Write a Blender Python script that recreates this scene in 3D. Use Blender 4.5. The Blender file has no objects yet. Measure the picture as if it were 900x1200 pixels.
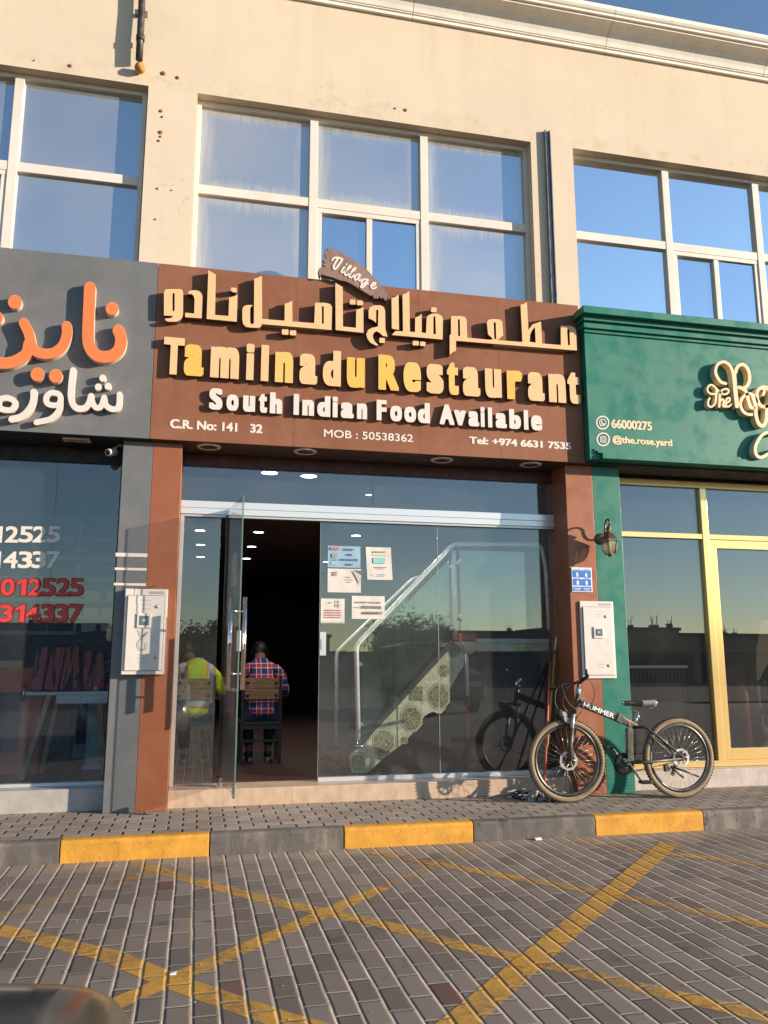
import bpy, bmesh, math, random
import numpy as np
from math import radians, sin, cos, pi, floor
from mathutils import Vector, Matrix
random.seed(7)
S = bpy.context.scene
COL = S.collection

# ------------------------------------------------------------------ camera
FPX = 960.0; PITCH = radians(10.266); YAW = radians(12.811); ROLL = radians(-0.0545); CAMZ = 1.40
_f = Vector((sin(YAW)*cos(PITCH), cos(YAW)*cos(PITCH), sin(PITCH)))
_r = Vector((cos(YAW), -sin(YAW), 0)); _u = _r.cross(_f)
RV = _r*cos(ROLL)+_u*sin(ROLL); UV = -_r*sin(ROLL)+_u*cos(ROLL); FV = _f
CPOS = Vector((0, 0, CAMZ))
cam = bpy.data.cameras.new('camera'); cam_o = bpy.data.objects.new('camera', cam); COL.objects.link(cam_o)
cam.sensor_fit = 'VERTICAL'; cam.sensor_height = 36.0; cam.lens = FPX/1200*36.0
cam.clip_start = 0.05; cam.clip_end = 3000
m3 = Matrix((RV, UV, -FV)).transposed()
cam_o.matrix_world = Matrix.Translation(CPOS) @ m3.to_4x4()
S.camera = cam_o

# ------------------------------------------------------------------ light
SUN_DIR = Vector((0.873, -0.443, 0.221)).normalized()      # towards the sun
W = bpy.data.worlds.new('World'); S.world = W; W.use_nodes = True
wn = W.node_tree; wn.nodes.clear()
sky = wn.nodes.new('ShaderNodeTexSky'); sky.sky_type = 'NISHITA'; sky.sun_disc = False
sky.sun_elevation = math.asin(SUN_DIR.z); sky.sun_rotation = math.atan2(SUN_DIR.x, SUN_DIR.y)
sky.altitude = 10; sky.air_density = 1.0; sky.dust_density = 0.1; sky.ozone_density = 2.3
bg = wn.nodes.new('ShaderNodeBackground'); bg.inputs['Strength'].default_value = 0.125
wo = wn.nodes.new('ShaderNodeOutputWorld')
wn.links.new(sky.outputs[0], bg.inputs[0]); wn.links.new(bg.outputs[0], wo.inputs[0])
sl = bpy.data.lights.new('sun', 'SUN'); sl.energy = 5.0; sl.angle = radians(0.5); sl.color = (1.0, 0.85, 0.68)
so = bpy.data.objects.new('sun', sl); COL.objects.link(so)
so.rotation_euler = SUN_DIR.to_track_quat('Z', 'Y').to_euler(); so.location = (20, -12, 12)
vs = S.view_settings
vs.view_transform = 'Standard'; vs.look = 'None'; vs.gamma = 1.0; vs.exposure = 0.84; vs.use_curve_mapping = False
S.render.engine = 'CYCLES'; S.cycles.use_denoising = True
S.cycles.max_bounces = 8; S.cycles.transparent_max_bounces = 24; S.cycles.caustics_reflective = False; S.cycles.caustics_refractive = False
S.cycles.sample_clamp_indirect = 6.0

# photo pixel -> point on a real plane of the place
def pray(x, y): return FV + RV*((x-450)/FPX) + UV*((600-y)/FPX)
def onY(x, y, Y):
    d = pray(x, y); return CPOS + d*(Y/d.y)
def onZ(x, y, Z):
    d = pray(x, y); return CPOS + d*((Z-CAMZ)/d.z)

# ------------------------------------------------------------------ object helpers
ROOT = {}
def tag(o, label=None, cat=None, group=None, kind=None):
    if label: o['label'] = label
    if cat: o['category'] = cat
    if group: o['group'] = group
    if kind: o['kind'] = kind
    return o
def thing(name, label, cat, loc=(0, 0, 0), group=None):
    o = bpy.data.objects.new(name, None); COL.objects.link(o); o.location = loc
    o.empty_display_size = 0.1
    ROOT[o.name] = Vector(loc)
    return tag(o, label, cat, group)
def link_mesh(name, me, mat, parent=None, label=None):
    """me in world coordinates; moved into the parent's frame"""
    o = bpy.data.objects.new(name, me); COL.objects.link(o)
    if mat is not None and len(me.materials) == 0: me.materials.append(mat)
    if parent is not None:
        off = ROOT[parent.name]; me.transform(Matrix.Translation(-off)); o.parent = parent
        ROOT[o.name] = off
    else:
        vs_ = [v.co for v in me.vertices]
        if vs_:
            c = Vector((sum(v.x for v in vs_)/len(vs_), sum(v.y for v in vs_)/len(vs_), min(v.z for v in vs_)))
            me.transform(Matrix.Translation(-c)); o.location = c; ROOT[o.name] = c.copy()
    if label: o['label'] = label
    return o
def copy_tree(o, parent=None):
    c = o.copy(); COL.objects.link(c)
    ROOT[c.name] = ROOT.get(o.name, Vector())
    if parent is not None: c.parent = parent
    for ch in list(o.children): copy_tree(ch, c)
    return c

class MB:
    def __init__(s): s.v = []; s.f = []; s.sm = []
    def add(s, vs, fs, smooth=False):
        b = len(s.v); s.v += [tuple(p) for p in vs]
        for f in fs: s.f.append(tuple(b+i for i in f)); s.sm.append(smooth)
        return s
    def box(s, x0, x1, y0, y1, z0, z1):
        if x0 > x1: x0, x1 = x1, x0
        if y0 > y1: y0, y1 = y1, y0
        if z0 > z1: z0, z1 = z1, z0
        v = [(x0,y0,z0),(x1,y0,z0),(x1,y1,z0),(x0,y1,z0),(x0,y0,z1),(x1,y0,z1),(x1,y1,z1),(x0,y1,z1)]
        return s.add(v, [(0,3,2,1),(4,5,6,7),(0,1,5,4),(1,2,6,5),(2,3,7,6),(3,0,4,7)])
    def obox(s, c, ax, ay, az):
        """oriented box: centre and three half-axis vectors"""
        c, ax, ay, az = map(Vector, (c, ax, ay, az)); v = []
        for k in (-1, 1):
            for i, j in ((-1,-1),(1,-1),(1,1),(-1,1)): v.append(c+ax*i+ay*j+az*k)
        return s.add(v, [(0,3,2,1),(4,5,6,7),(0,1,5,4),(1,2,6,5),(2,3,7,6),(3,0,4,7)])
    def beam(s, a, b, w, h, up=(0, 0, 1)):
        a, b = Vector(a), Vector(b); d = (b-a); L = d.length; d.normalize()
        u = Vector(up); sd = d.cross(u)
        if sd.length < 1e-4: sd = d.cross(Vector((0, 1, 0)))
        sd.normalize(); u = sd.cross(d)
        return s.obox((a+b)/2, sd*(w/2), d*(L/2), u*(h/2))
    def tube(s, pts, r, n=10, cap=True, closed=False):
        pts = [Vector(p) for p in pts]; N = len(pts)
        rs = r if isinstance(r, (list, tuple)) else [r]*N
        rings = []; prev = None
        for i, p in enumerate(pts):
            if closed: t = pts[(i+1) % N]-pts[i-1]
            elif i == 0: t = pts[1]-p
            elif i == N-1: t = p-pts[i-1]
            else: t = (pts[i+1]-p).normalized()+(p-pts[i-1]).normalized()
            if t.length < 1e-9: t = Vector((0, 0, 1))
            t.normalize()
            if prev is None:
                a = t.cross(Vector((0, 0, 1)))
                if a.length < 1e-3: a = t.cross(Vector((0, 1, 0)))
            else:
                a = prev - t*prev.dot(t)
                if a.length < 1e-4: a = t.cross(Vector((0, 1, 0)))
            a.normalize(); prev = a; b = t.cross(a)
            rings.append([p+(a*cos(2*pi*k/n)+b*sin(2*pi*k/n))*rs[i] for k in range(n)])
        v = [q for R in rings for q in R]; f = []
        M = N if closed else N-1
        for i in range(M):
            j = (i+1) % N
            for k in range(n):
                k2 = (k+1) % n; f.append((i*n+k, i*n+k2, j*n+k2, j*n+k))
        s.add(v, f, True)
        if cap and not closed:
            b = len(s.v)-N*n
            s.f.append(tuple(b+k for k in reversed(range(n)))); s.sm.append(False)
            s.f.append(tuple(b+(N-1)*n+k for k in range(n))); s.sm.append(False)
        return s
    def lathe(s, c, prof, axis=(0, 0, 1), n=24, cap=True):
        """prof: (radius, height along axis)"""
        c = Vector(c); t = Vector(axis).normalized()
        a = t.cross(Vector((0, 0, 1)))
        if a.length < 1e-3: a = t.cross(Vector((0, 1, 0)))
        a.normalize(); b = t.cross(a); v = []; f = []
        for r, h in prof:
            for k in range(n): v.append(c+t*h+(a*cos(2*pi*k/n)+b*sin(2*pi*k/n))*r)
        for i in range(len(prof)-1):
            for k in range(n):
                k2 = (k+1) % n; f.append((i*n+k, i*n+k2, (i+1)*n+k2, (i+1)*n+k))
        s.add(v, f, True)
        if cap:
            b0 = len(s.v)-len(prof)*n
            if prof[0][0] > 1e-5: s.f.append(tuple(b0+k for k in reversed(range(n)))); s.sm.append(False)
            if prof[-1][0] > 1e-5: s.f.append(tuple(b0+(len(prof)-1)*n+k for k in range(n))); s.sm.append(False)
        return s
    def prism(s, pts, y0, y1):
        """polygon of (x,z) extruded along Y"""
        n = len(pts); A = sum(pts[i][0]*pts[(i+1) % n][1]-pts[(i+1) % n][0]*pts[i][1] for i in range(n))
        if A < 0: pts = list(reversed(pts))
        v = [(x, y0, z) for x, z in pts]+[(x, y1, z) for x, z in pts]
        f = [tuple(range(n)), tuple(n+i for i in reversed(range(n)))]
        for i in range(n): j = (i+1) % n; f.append((j, i, n+i, n+j))
        return s.add(v, f)
    def xprism(s, pts, x0, x1):
        """polygon of (y,z) extruded along X"""
        n = len(pts); A = sum(pts[i][0]*pts[(i+1) % n][1]-pts[(i+1) % n][0]*pts[i][1] for i in range(n))
        if A < 0: pts = list(reversed(pts))
        v = [(x0, y, z) for y, z in pts]+[(x1, y, z) for y, z in pts]
        f = [tuple(reversed(range(n))), tuple(n+i for i in range(n))]
        for i in range(n): j = (i+1) % n; f.append((i, j, n+j, n+i))
        return s.add(v, f)
    def mesh(s, name='m'):
        me = bpy.data.meshes.new(name); me.from_pydata(s.v, [], s.f); me.update()
        for p, k in zip(me.polygons, s.sm): p.use_smooth = k
        return me
    def build(s, name, mat, parent=None, label=None, bevel=0):
        me = s.mesh(name)
        if bevel:
            bm = bmesh.new(); bm.from_mesh(me)
            bmesh.ops.remove_doubles(bm, verts=bm.verts, dist=1e-6)
            es = [e for e in bm.edges if len(e.link_faces) == 2 and e.calc_face_angle(0) > 0.6]
            bmesh.ops.bevel(bm, geom=es, offset=bevel, segments=2, profile=0.6, affect='EDGES', clamp_overlap=True)
            bm.to_mesh(me); bm.free()
        return link_mesh(name, me, mat, parent, label)

# ------------------------------------------------------------------ 2D shapes: strokes and polygons -> extruded letters
def _dseg(P, a, b):
    ab = b-a; L = (ab@ab)+1e-12
    t = np.clip(((P-a)@ab)/L, 0, 1)
    return np.linalg.norm(P-(a+t[..., None]*ab), axis=-1), t
def _sd_poly(P, pts):
    pts = np.array(pts, float); d = np.full(P.shape[:-1], 1e9); ins = np.zeros(P.shape[:-1], bool)
    n = len(pts)
    for i in range(n):
        a, b = pts[i], pts[(i+1) % n]
        d = np.minimum(d, _dseg(P, a, b)[0])
        c = ((a[1] > P[..., 1]) != (b[1] > P[..., 1]))
        with np.errstate(divide='ignore', invalid='ignore'):
            xi = (b[0]-a[0])*(P[..., 1]-a[1])/(b[1]-a[1]+1e-15)+a[0]
        ins ^= c & (P[..., 0] < xi)
    return np.where(ins, -d, d)
def smooth_path(pts, k=6, closed=False):
    pts = [tuple(p) for p in pts]; n = len(pts)
    if n < 3: return pts
    out = []
    rng = range(n if closed else n-1)
    for i in rng:
        p1 = pts[i]; p2 = pts[(i+1) % n]
        p0 = pts[i-1] if (closed or i > 0) else p1
        p3 = pts[(i+2) % n] if (closed or i+2 < n) else p2
        for j in range(k):
            t = j/k
            out.append(tuple(0.5*((2*b)+(-a+c)*t+(2*a-5*b+4*c-d)*t*t+(-a+3*b-3*c+d)*t**3) for a, b, c, d in zip(p0, p1, p2, p3)))
    if not closed: out.append(pts[-1])
    return out
def contours(shapes, step):
    """shapes: ('poly',pts) ('hole',pts) ('stroke',pts,r) ('dot',p,r) -> closed loops"""
    allp = []
    for sh in shapes:
        if sh[0] == 'hole': continue
        pts = [sh[1]] if sh[0] == 'dot' else sh[1]
        m = 0 if sh[0] == 'poly' else (max(sh[2]) if isinstance(sh[2], (list, tuple)) else sh[2])
        for p in pts: allp += [(p[0]-m, p[1]-m), (p[0]+m, p[1]+m)]
    A = np.array(allp); lo = A.min(0)-3*step; hi = A.max(0)+3*step
    nx = int((hi[0]-lo[0])/step)+2; ny = int((hi[1]-lo[1])/step)+2
    X, Yg = np.meshgrid(lo[0]+np.arange(nx)*step, lo[1]+np.arange(ny)*step)
    P = np.stack([X, Yg], -1); D = np.full(X.shape, 1e9)
    for sh in shapes:
        if sh[0] == 'poly': D = np.minimum(D, _sd_poly(P, sh[1]))
        elif sh[0] == 'hole': D = np.maximum(D, -_sd_poly(P, sh[1]))
        elif sh[0] == 'dot': D = np.minimum(D, np.linalg.norm(P-np.array(sh[1], float), axis=-1)-sh[2])
        else:
            pts = np.array(sh[1], float); r = sh[2]
            rr = r if isinstance(r, (list, tuple)) else [r]*len(pts)
            for i in range(len(pts)-1):
                d, t = _dseg(P, pts[i], pts[i+1])
                D = np.minimum(D, d-(rr[i]+(rr[i+1]-rr[i])*t))
    return field_loops(D, lo, step)
def field_loops(D, lo, step):
    D = np.where(np.abs(D) < 1e-7, 1e-7, D); I = D < 0
    seg = {}
    def pt(e):
        k, i, j = e
        if k == 0: a, b = D[j, i], D[j, i+1]; t = a/(a-b); return (lo[0]+(i+t)*step, lo[1]+j*step)
        a, b = D[j, i], D[j+1, i]; t = a/(a-b); return (lo[0]+i*step, lo[1]+(j+t)*step)
    c = I[:-1, :-1].astype(int)+2*I[:-1, 1:]+4*I[1:, 1:]+8*I[1:, :-1]
    T = {1:[(3,0)],2:[(0,1)],3:[(3,1)],4:[(1,2)],5:[(3,2),(1,0)],6:[(0,2)],7:[(3,2)],8:[(2,3)],9:[(2,0)],10:[(0,3),(2,1)],11:[(2,1)],12:[(1,3)],13:[(1,0)],14:[(0,3)]}
    for j, i in zip(*np.nonzero((c > 0) & (c < 15))):
        E = [(0, i, j), (1, i+1, j), (0, i, j+1), (1, i, j)]
        for a, b in T[c[j, i]]: seg[E[a]] = E[b]
    loops = []
    while seg:
        s0 = next(iter(seg)); cur = s0; L = []
        while cur in seg:
            L.append(pt(cur)); cur = seg.pop(cur)
        if len(L) > 4: loops.append(simplify(L, step*0.14))
    return loops
def simplify(L, tol):
    P = np.array(L); n = len(P)
    far = int(np.argmax(np.linalg.norm(P-P[0], axis=1)))
    def dp(i, j):
        if j <= i+1: return []
        a, b = P[i], P[j % n]
        Q = P[i+1:j]; ab = b-a; L_ = np.linalg.norm(ab)+1e-12
        d = np.abs(ab[0]*(Q[:, 1]-a[1])-ab[1]*(Q[:, 0]-a[0]))/L_
        k = int(np.argmax(d))
        if d[k] < tol: return []
        k += i+1
        return dp(i, k)+[k]+dp(k, j)
    idx = [0]+dp(0, far)+[far]+dp(far, n)
    return [tuple(P[i]) for i in idx]
def curve_mesh(loops, half, offset=0.0):
    cu = bpy.data.curves.new('c', 'CURVE'); cu.dimensions = '2D'; cu.fill_mode = 'BOTH'; cu.extrude = half; cu.offset = offset
    for L in loops:
        sp = cu.splines.new('POLY'); sp.points.add(len(L)-1)
        for p, q in zip(sp.points, L): p.co = (q[0], q[1], 0, 1)
        sp.use_cyclic_u = True
    return _cu2mesh(cu)
def _cu2mesh(cu):
    ob = bpy.data.objects.new('c', cu); COL.objects.link(ob)
    dg = bpy.context.evaluated_depsgraph_get(); me = bpy.data.meshes.new_from_object(ob.evaluated_get(dg))
    bpy.data.objects.remove(ob); bpy.data.curves.remove(cu)
    return me
def stand(me, Yback, depth):
    """2D mesh (x,y, z=+-half) -> upright on the plane Y, back face at Yback, front at Yback-depth"""
    for v in me.vertices:
        x, y, z = v.co; v.co = (x, Yback-depth/2-z, y)
    me.update()
def shade_sides(o, side):
    """returns (edges) of a built-up letter painted as if in shade"""
    if side is not None:
        o.data.materials.append(side)
        for p in o.data.polygons:
            if abs(p.normal.y) < 0.6: p.material_index = 1
    return o
def shape_obj(name, shapes, Yback, depth, mat, parent, step=0.45, side=None, label=None):
    """shapes traced in photo pixels, put on the plane of their real front face"""
    Yf = Yback-depth
    loops = contours(shapes, step)
    L2 = []
    for L in loops:
        q = [onY(x, y, Yf) for x, y in L]; L2.append([(p.x, p.z) for p in q])
    me = curve_mesh(L2, depth/2); stand(me, Yback, depth)
    return shade_sides(link_mesh(name, me, mat, parent, label), side)
def zm(ox, oy, s, pts): return [(ox+x/s, oy+y/s) for x, y in pts]

_tc = {}
def glyph_loops(s):
    cu = bpy.data.curves.new('t', 'FONT'); cu.body = s; cu.size = 1.0
    ob = bpy.data.objects.new('t', cu); COL.objects.link(ob)
    dg = bpy.context.evaluated_depsgraph_get()
    c2 = ob.evaluated_get(dg).to_curve(dg).copy()
    bpy.data.objects.remove(ob); bpy.data.curves.remove(cu)
    loops = []
    for sp in c2.splines:
        L = []; bp = sp.bezier_points; n = len(bp)
        for i in range(n):
            p0, p1, p2, p3 = bp[i].co, bp[i].handle_right, bp[(i+1) % n].handle_left, bp[(i+1) % n].co
            m = 1 if ((p1-p0).cross(p3-p0).length+(p2-p0).cross(p3-p0).length) < 1e-5 else 6
            for k in range(m):
                t = k/m; q = p0*(1-t)**3+p1*3*t*(1-t)**2+p2*3*t*t*(1-t)+p3*t**3; L.append((q.x, q.y))
        if len(L) > 2: loops.append(L)
    bpy.data.curves.remove(c2)
    return loops
def text_mesh(s, sx1=1.0, off=0.0, half=0.0, sx2=1.0):
    """outlines of the lettering, made condensed and heavy by growing them"""
    key = (s, sx1, off, half, sx2)
    if key in _tc: return _tc[key].copy()
    loops = [[(x*sx1, y) for x, y in L] for L in glyph_loops(s)]
    if off > 0:
        step = 0.0065 if len(s) < 3 else 0.011
        A = np.array([p for L in loops for p in L]); lo = A.min(0)-off-3*step; hi = A.max(0)+off+3*step
        nx = int((hi[0]-lo[0])/step)+2; ny = int((hi[1]-lo[1])/step)+2
        X, Yg = np.meshgrid(lo[0]+np.arange(nx)*step, lo[1]+np.arange(ny)*step); P = np.stack([X, Yg], -1)
        d = np.full(X.shape, 1e9); ins = np.zeros(X.shape, bool)
        for L in loops:
            q = np.array(L)
            # only the neighbourhood of each loop can matter
            s_ = _sd_poly(P, q); ins ^= (s_ < 0); d = np.minimum(d, np.abs(s_))
        D = np.where(ins, -d, d)
        # grow with a square brush, so that cut-out letters keep crisp corners
        k = int(off/step); r_ = off-k*step
        for ax in (0, 1):
            Q = D.copy()
            for s_ in range(1, k+1):
                Q = np.minimum(Q, np.minimum(np.roll(D, s_, ax), np.roll(D, -s_, ax)))
            D = Q
        D = D-r_
        loops = field_loops(D, lo, step)
    loops = [[(x*sx2, y) for x, y in L] for L in loops]
    me = curve_mesh(loops, half)
    _tc[key] = me
    return me.copy()
def text_box(name, s, x0, x1, z0, z1, Yback, depth, mat, parent, sx1=1.0, off=0.0, sx2=1.0, label=None, side=None):
    """text fitted to the rectangle x0..x1, z0..z1 on plane Y (box of its actual ink)"""
    me = text_mesh(s, sx1, off, depth/2, sx2)
    xs = [v.co.x for v in me.vertices]; ys = [v.co.y for v in me.vertices]
    if not xs: return None
    ax, bx, ay, by = min(xs), max(xs), min(ys), max(ys)
    for v in me.vertices:
        v.co.x = x0+(v.co.x-ax)/(bx-ax)*(x1-x0); v.co.y = z0+(v.co.y-ay)/(by-ay)*(z1-z0)
    stand(me, Yback, depth)
    return shade_sides(link_mesh(name, me, mat, parent, label), side)
def join_meshes(mes):
    mb = MB()
    for me in mes:
        mb.add([v.co[:] for v in me.vertices], [tuple(p.vertices) for p in me.polygons])
    return mb

# ------------------------------------------------------------------ materials
class NT:
    def __init__(s, name):
        s.m = bpy.data.materials.new(name); s.m.use_nodes = True; s.t = s.m.node_tree; s.t.nodes.clear()
        s.out = s.t.nodes.new('ShaderNodeOutputMaterial')
    def n(s, typ, **kw):
        x = s.t.nodes.new(typ)
        for k, v in kw.items(): setattr(x, k, v)
        return x
    def set(s, sock, v):
        if isinstance(v, bpy.types.NodeSocket): s.t.links.new(v, sock)
        else:
            if sock.type == 'RGBA' and len(v) == 3: v = (*v, 1)
            sock.default_value = v
    def math(s, op, a, b=None, c=None, clamp=False):
        x = s.n('ShaderNodeMath', operation=op, use_clamp=clamp); s.set(x.inputs[0], a)
        if b is not None: s.set(x.inputs[1], b)
        if c is not None: s.set(x.inputs[2], c)
        return x.outputs[0]
    def mix(s, f, a, b, blend='MIX'):
        x = s.n('ShaderNodeMix', data_type='RGBA', blend_type=blend); s.set(x.inputs[0], f); s.set(x.inputs[6], a); s.set(x.inputs[7], b)
        return x.outputs[2]
    def pos(s): return s.n('ShaderNodeNewGeometry').outputs['Position']
    def obj(s): return s.n('ShaderNodeTexCoord').outputs['Object']
    def sep(s, v):
        x = s.n('ShaderNodeSeparateXYZ'); s.set(x.inputs[0], v); return x.outputs
    def comb(s, a, b, c):
        x = s.n('ShaderNodeCombineXYZ')
        for i, q in enumerate((a, b, c)): s.set(x.inputs[i], q)
        return x.outputs[0]
    def scale(s, v, k):
        x = s.n('ShaderNodeVectorMath', operation='MULTIPLY'); s.set(x.inputs[0], v); x.inputs[1].default_value = k if isinstance(k, tuple) else (k, k, k)
        return x.outputs[0]
    def noise(s, v, sc, det=4, rough=0.55, dist=0.0):
        x = s.n('ShaderNodeTexNoise'); s.set(x.inputs['Vector'], v); x.inputs['Scale'].default_value = sc; x.inputs['Detail'].default_value = det
        x.inputs['Roughness'].default_value = rough; x.inputs['Distortion'].default_value = dist
        return x.outputs['Fac']
    def ramp(s, f, lo, hi, a=0.0, b=1.0):
        x = s.n('ShaderNodeMapRange'); x.interpolation_type = 'SMOOTHSTEP'; s.set(x.inputs[0], f)
        for i, q in enumerate((lo, hi, a, b)): s.set(x.inputs[i+1], q)
        return x.outputs[0]
    def bump(s, h, st, dist=0.01, nrm=None):
        x = s.n('ShaderNodeBump'); s.set(x.inputs['Height'], h); x.inputs['Strength'].default_value = st; x.inputs['Distance'].default_value = dist
        if nrm is not None: s.set(x.inputs['Normal'], nrm)
        return x.outputs[0]
    def pbr(s, col, rough=0.6, metal=0.0, nrm=None, spec=0.5, **kw):
        x = s.n('ShaderNodeBsdfPrincipled'); s.set(x.inputs['Base Color'], col); s.set(x.inputs['Roughness'], rough); s.set(x.inputs['Metallic'], metal)
        s.set(x.inputs['Specular IOR Level'], spec)
        if nrm is not None: s.set(x.inputs['Normal'], nrm)
        for k, v in kw.items(): s.set(x.inputs[k.replace('_', ' ')], v)
        return x.outputs[0]
    def mixs(s, f, a, b):
        x = s.n('ShaderNodeMixShader'); s.set(x.inputs[0], f); s.t.links.new(a, x.inputs[1]); s.t.links.new(b, x.inputs[2]); return x.outputs[0]
    def done(s, sh):
        s.t.links.new(sh, s.out.inputs[0]); return s.m
def dark(c, k): return tuple(x*k for x in c)
def paint(name, col, rough=0.55, metal=0.0, var=0.12, scale=3.0, dust=0.15, dustcol=(0.42, 0.34, 0.26), bump=0.15, bsc=180, spec=0.4, streak=0.0, obj=False, scratch=0.0, rvar=1.0):
    """general painted / coated surface: soft tone variation, dust patches, fine grain"""
    t = NT(name); p = t.obj() if obj else t.pos()
    n1 = t.noise(p, scale, 5); n2 = t.noise(p, scale*9, 4)
    k = t.math('ADD', t.math('MULTIPLY', t.math('SUBTRACT', n1, 0.5), var*2), t.math('MULTIPLY', t.math('SUBTRACT', n2, 0.5), var))
    c = t.mix(t.ramp(k, -0.5*var, 0.5*var), dark(col, 1-var), dark(col, 1+var))
    if streak:
        sn = t.noise(t.scale(p, (9, 9, 0.55)), 1.0, 5, 0.6)
        c = t.mix(t.math('MULTIPLY', t.ramp(sn, 0.5, 0.75), streak), c, dark(col, 0.6))
    if dust:
        c = t.mix(t.math('MULTIPLY', t.ramp(t.noise(p, scale*2.3, 6, 0.65), 0.45, 0.8), dust), c, dustcol)
    if scratch:
        sv = t.noise(t.scale(p, (3, 3, 3)), 14, 2, 0.5, 2.5)
        ln = t.math('LESS_THAN', t.math('ABSOLUTE', t.math('SUBTRACT', sv, 0.5)), 0.0035)
        ln = t.math('MULTIPLY', ln, t.ramp(t.noise(p, 2.1, 3), 0.55, 0.62))
        c = t.mix(t.math('MULTIPLY', ln, scratch), c, (0.6, 0.52, 0.42))
    r = t.ramp(t.noise(p, scale*4, 4), 0.3, 0.7, max(rough-0.1*rvar, 0.02), min(rough+0.12*rvar, 1))
    nrm = t.bump(t.noise(p, bsc, 3), bump, 0.004) if bump else None
    return t.done(t.pbr(c, r, metal, nrm, spec))
def emit(name, col, st):
    t = NT(name); e = t.n('ShaderNodeEmission'); t.set(e.inputs[0], col); e.inputs[1].default_value = st
    return t.done(e.outputs[0])
def glass(name, tint=(0.86, 0.9, 0.88), refl=1.7, base=0.03, dust=0.05, dustcol=(0.55, 0.5, 0.43), dsc=1.3, rough=0.0, marks=0.0):
    t = NT(name); p = t.pos()
    fr = t.n('ShaderNodeFresnel')
    # same outside-to-glass reflectance on both faces of the sheet (rays are not bent, so no total reflection inside)
    bf = t.n('ShaderNodeNewGeometry').outputs['Backfacing']; t.set(fr.inputs['IOR'], t.math('MULTIPLY_ADD', bf, 1/1.5-1.5, 1.5))
    f = t.math('MULTIPLY_ADD', fr.outputs[0], refl, base, clamp=True)
    tr = t.n('ShaderNodeBsdfTransparent'); t.set(tr.inputs[0], tint)
    gl = t.n('ShaderNodeBsdfGlossy'); gl.inputs['Roughness'].default_value = rough; t.set(gl.inputs['Color'], (0.97, 0.99, 1.0))
    # float glass is never quite flat
    t.set(gl.inputs['Normal'], t.bump(t.noise(p, 0.9, 0), 0.006, 0.05))
    sh = t.mixs(f, tr.outputs[0], gl.outputs[0])
    df = t.n('ShaderNodeBsdfDiffuse'); t.set(df.inputs[0], dustcol)
    d = t.math('MULTIPLY', t.ramp(t.noise(p, dsc, 6, 0.65), 0.25, 0.8, 0.3, 1.6), dust)
    if marks:
        mk = t.ramp(t.noise(t.scale(p, (1, 1, 0.8)), 11, 3, 0.7, 1.5), 0.735, 0.77)
        d = t.math('ADD', d, t.math('MULTIPLY', mk, marks), clamp=True)
    return t.done(t.mixs(d, sh, df.outputs[0]))
def multi(name, pairs, parent=None, label=None):
    """one mesh made of several builders, each with its own material"""
    mb = MB(); idx = []
    for k, (b, m) in enumerate(pairs):
        if isinstance(b, bpy.types.Mesh): b = join_meshes([b])
        n0 = len(mb.f); mb.add(b.v, b.f); mb.sm[n0:] = list(b.sm); idx += [k]*len(b.f)
    me = mb.mesh(name)
    for b, m in pairs: me.materials.append(m)
    for p, k in zip(me.polygons, idx): p.material_index = k
    return link_mesh(name, me, None, parent, label)

# ------------------------------------------------------------------ facade materials
def stucco():
    t = NT('cream_render'); p = t.pos()
    n1 = t.noise(p, 0.9, 6, 0.6); n2 = t.noise(p, 7, 5)
    c = t.mix(t.ramp(n1, 0.3, 0.7), (0.60, 0.50, 0.38), (0.64, 0.537, 0.412))
    c = t.mix(t.math('MULTIPLY', t.ramp(n2, 0.45, 0.7), 0.12), c, (0.55, 0.45, 0.33))
    st = t.noise(t.scale(p, (7, 7, 0.35)), 1.0, 6, 0.62)
    c = t.mix(t.math('MULTIPLY', t.ramp(st, 0.5, 0.74), 0.30), c, (0.50, 0.40, 0.29))
    # grime that has run down from the edges of the openings
    z = t.sep(p)[2]
    g = t.math('MULTIPLY', t.ramp(z, 6.9, 7.05, 0, 1), t.ramp(z, 7.2, 7.05, 0, 1))
    g = t.math('MULTIPLY', g, t.ramp(t.noise(p, 5, 5, 0.7), 0.45, 0.7))
    c = t.mix(t.math('MULTIPLY', g, 0.4), c, (0.38, 0.26, 0.16))
    # rust specks
    r = t.ramp(t.noise(p, 3.3, 7, 0.75), 0.70, 0.74)
    c = t.mix(t.math('MULTIPLY', r, 0.5), c, (0.36, 0.2, 0.1))
    cr = t.math('LESS_THAN', t.math('ABSOLUTE', t.math('SUBTRACT', t.noise(t.scale(p, (1, 1, 1.6)), 1.3, 5, 0.62, 0.6), 0.5)), 0.0016)
    cr = t.math('MULTIPLY', cr, t.ramp(t.noise(p, 0.8, 2), 0.52, 0.6))
    c = t.mix(t.math('MULTIPLY', cr, 0.55), c, (0.30, 0.22, 0.15))
    dz = t.math('MULTIPLY', t.ramp(t.noise(t.scale(p, (26, 26, 0.5)), 1.0, 5, 0.7), 0.56, 0.7), t.ramp(z, 7.5, 8.2))
    c = t.mix(t.math('MULTIPLY', dz, 0.30), c, (0.42, 0.33, 0.24))
    h = t.math('ADD', t.noise(p, 95, 4), t.math('MULTIPLY', t.noise(p, 2.2, 3), 2.0))
    return t.done(t.pbr(c, 0.9, 0, t.bump(h, 0.10, 0.005), 0.2))
M_wall = stucco()
M_corn = paint('cornice_white', (0.80, 0.75, 0.67), 0.8, var=0.06, scale=1.5, dust=0.25, dustcol=(0.5, 0.42, 0.33), bump=0.2, bsc=60, streak=0.15, spec=0.2)
M_frame = paint('cream_aluminium', (0.68, 0.62, 0.55), 0.45, var=0.05, dust=0.2, bump=0.05)
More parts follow.
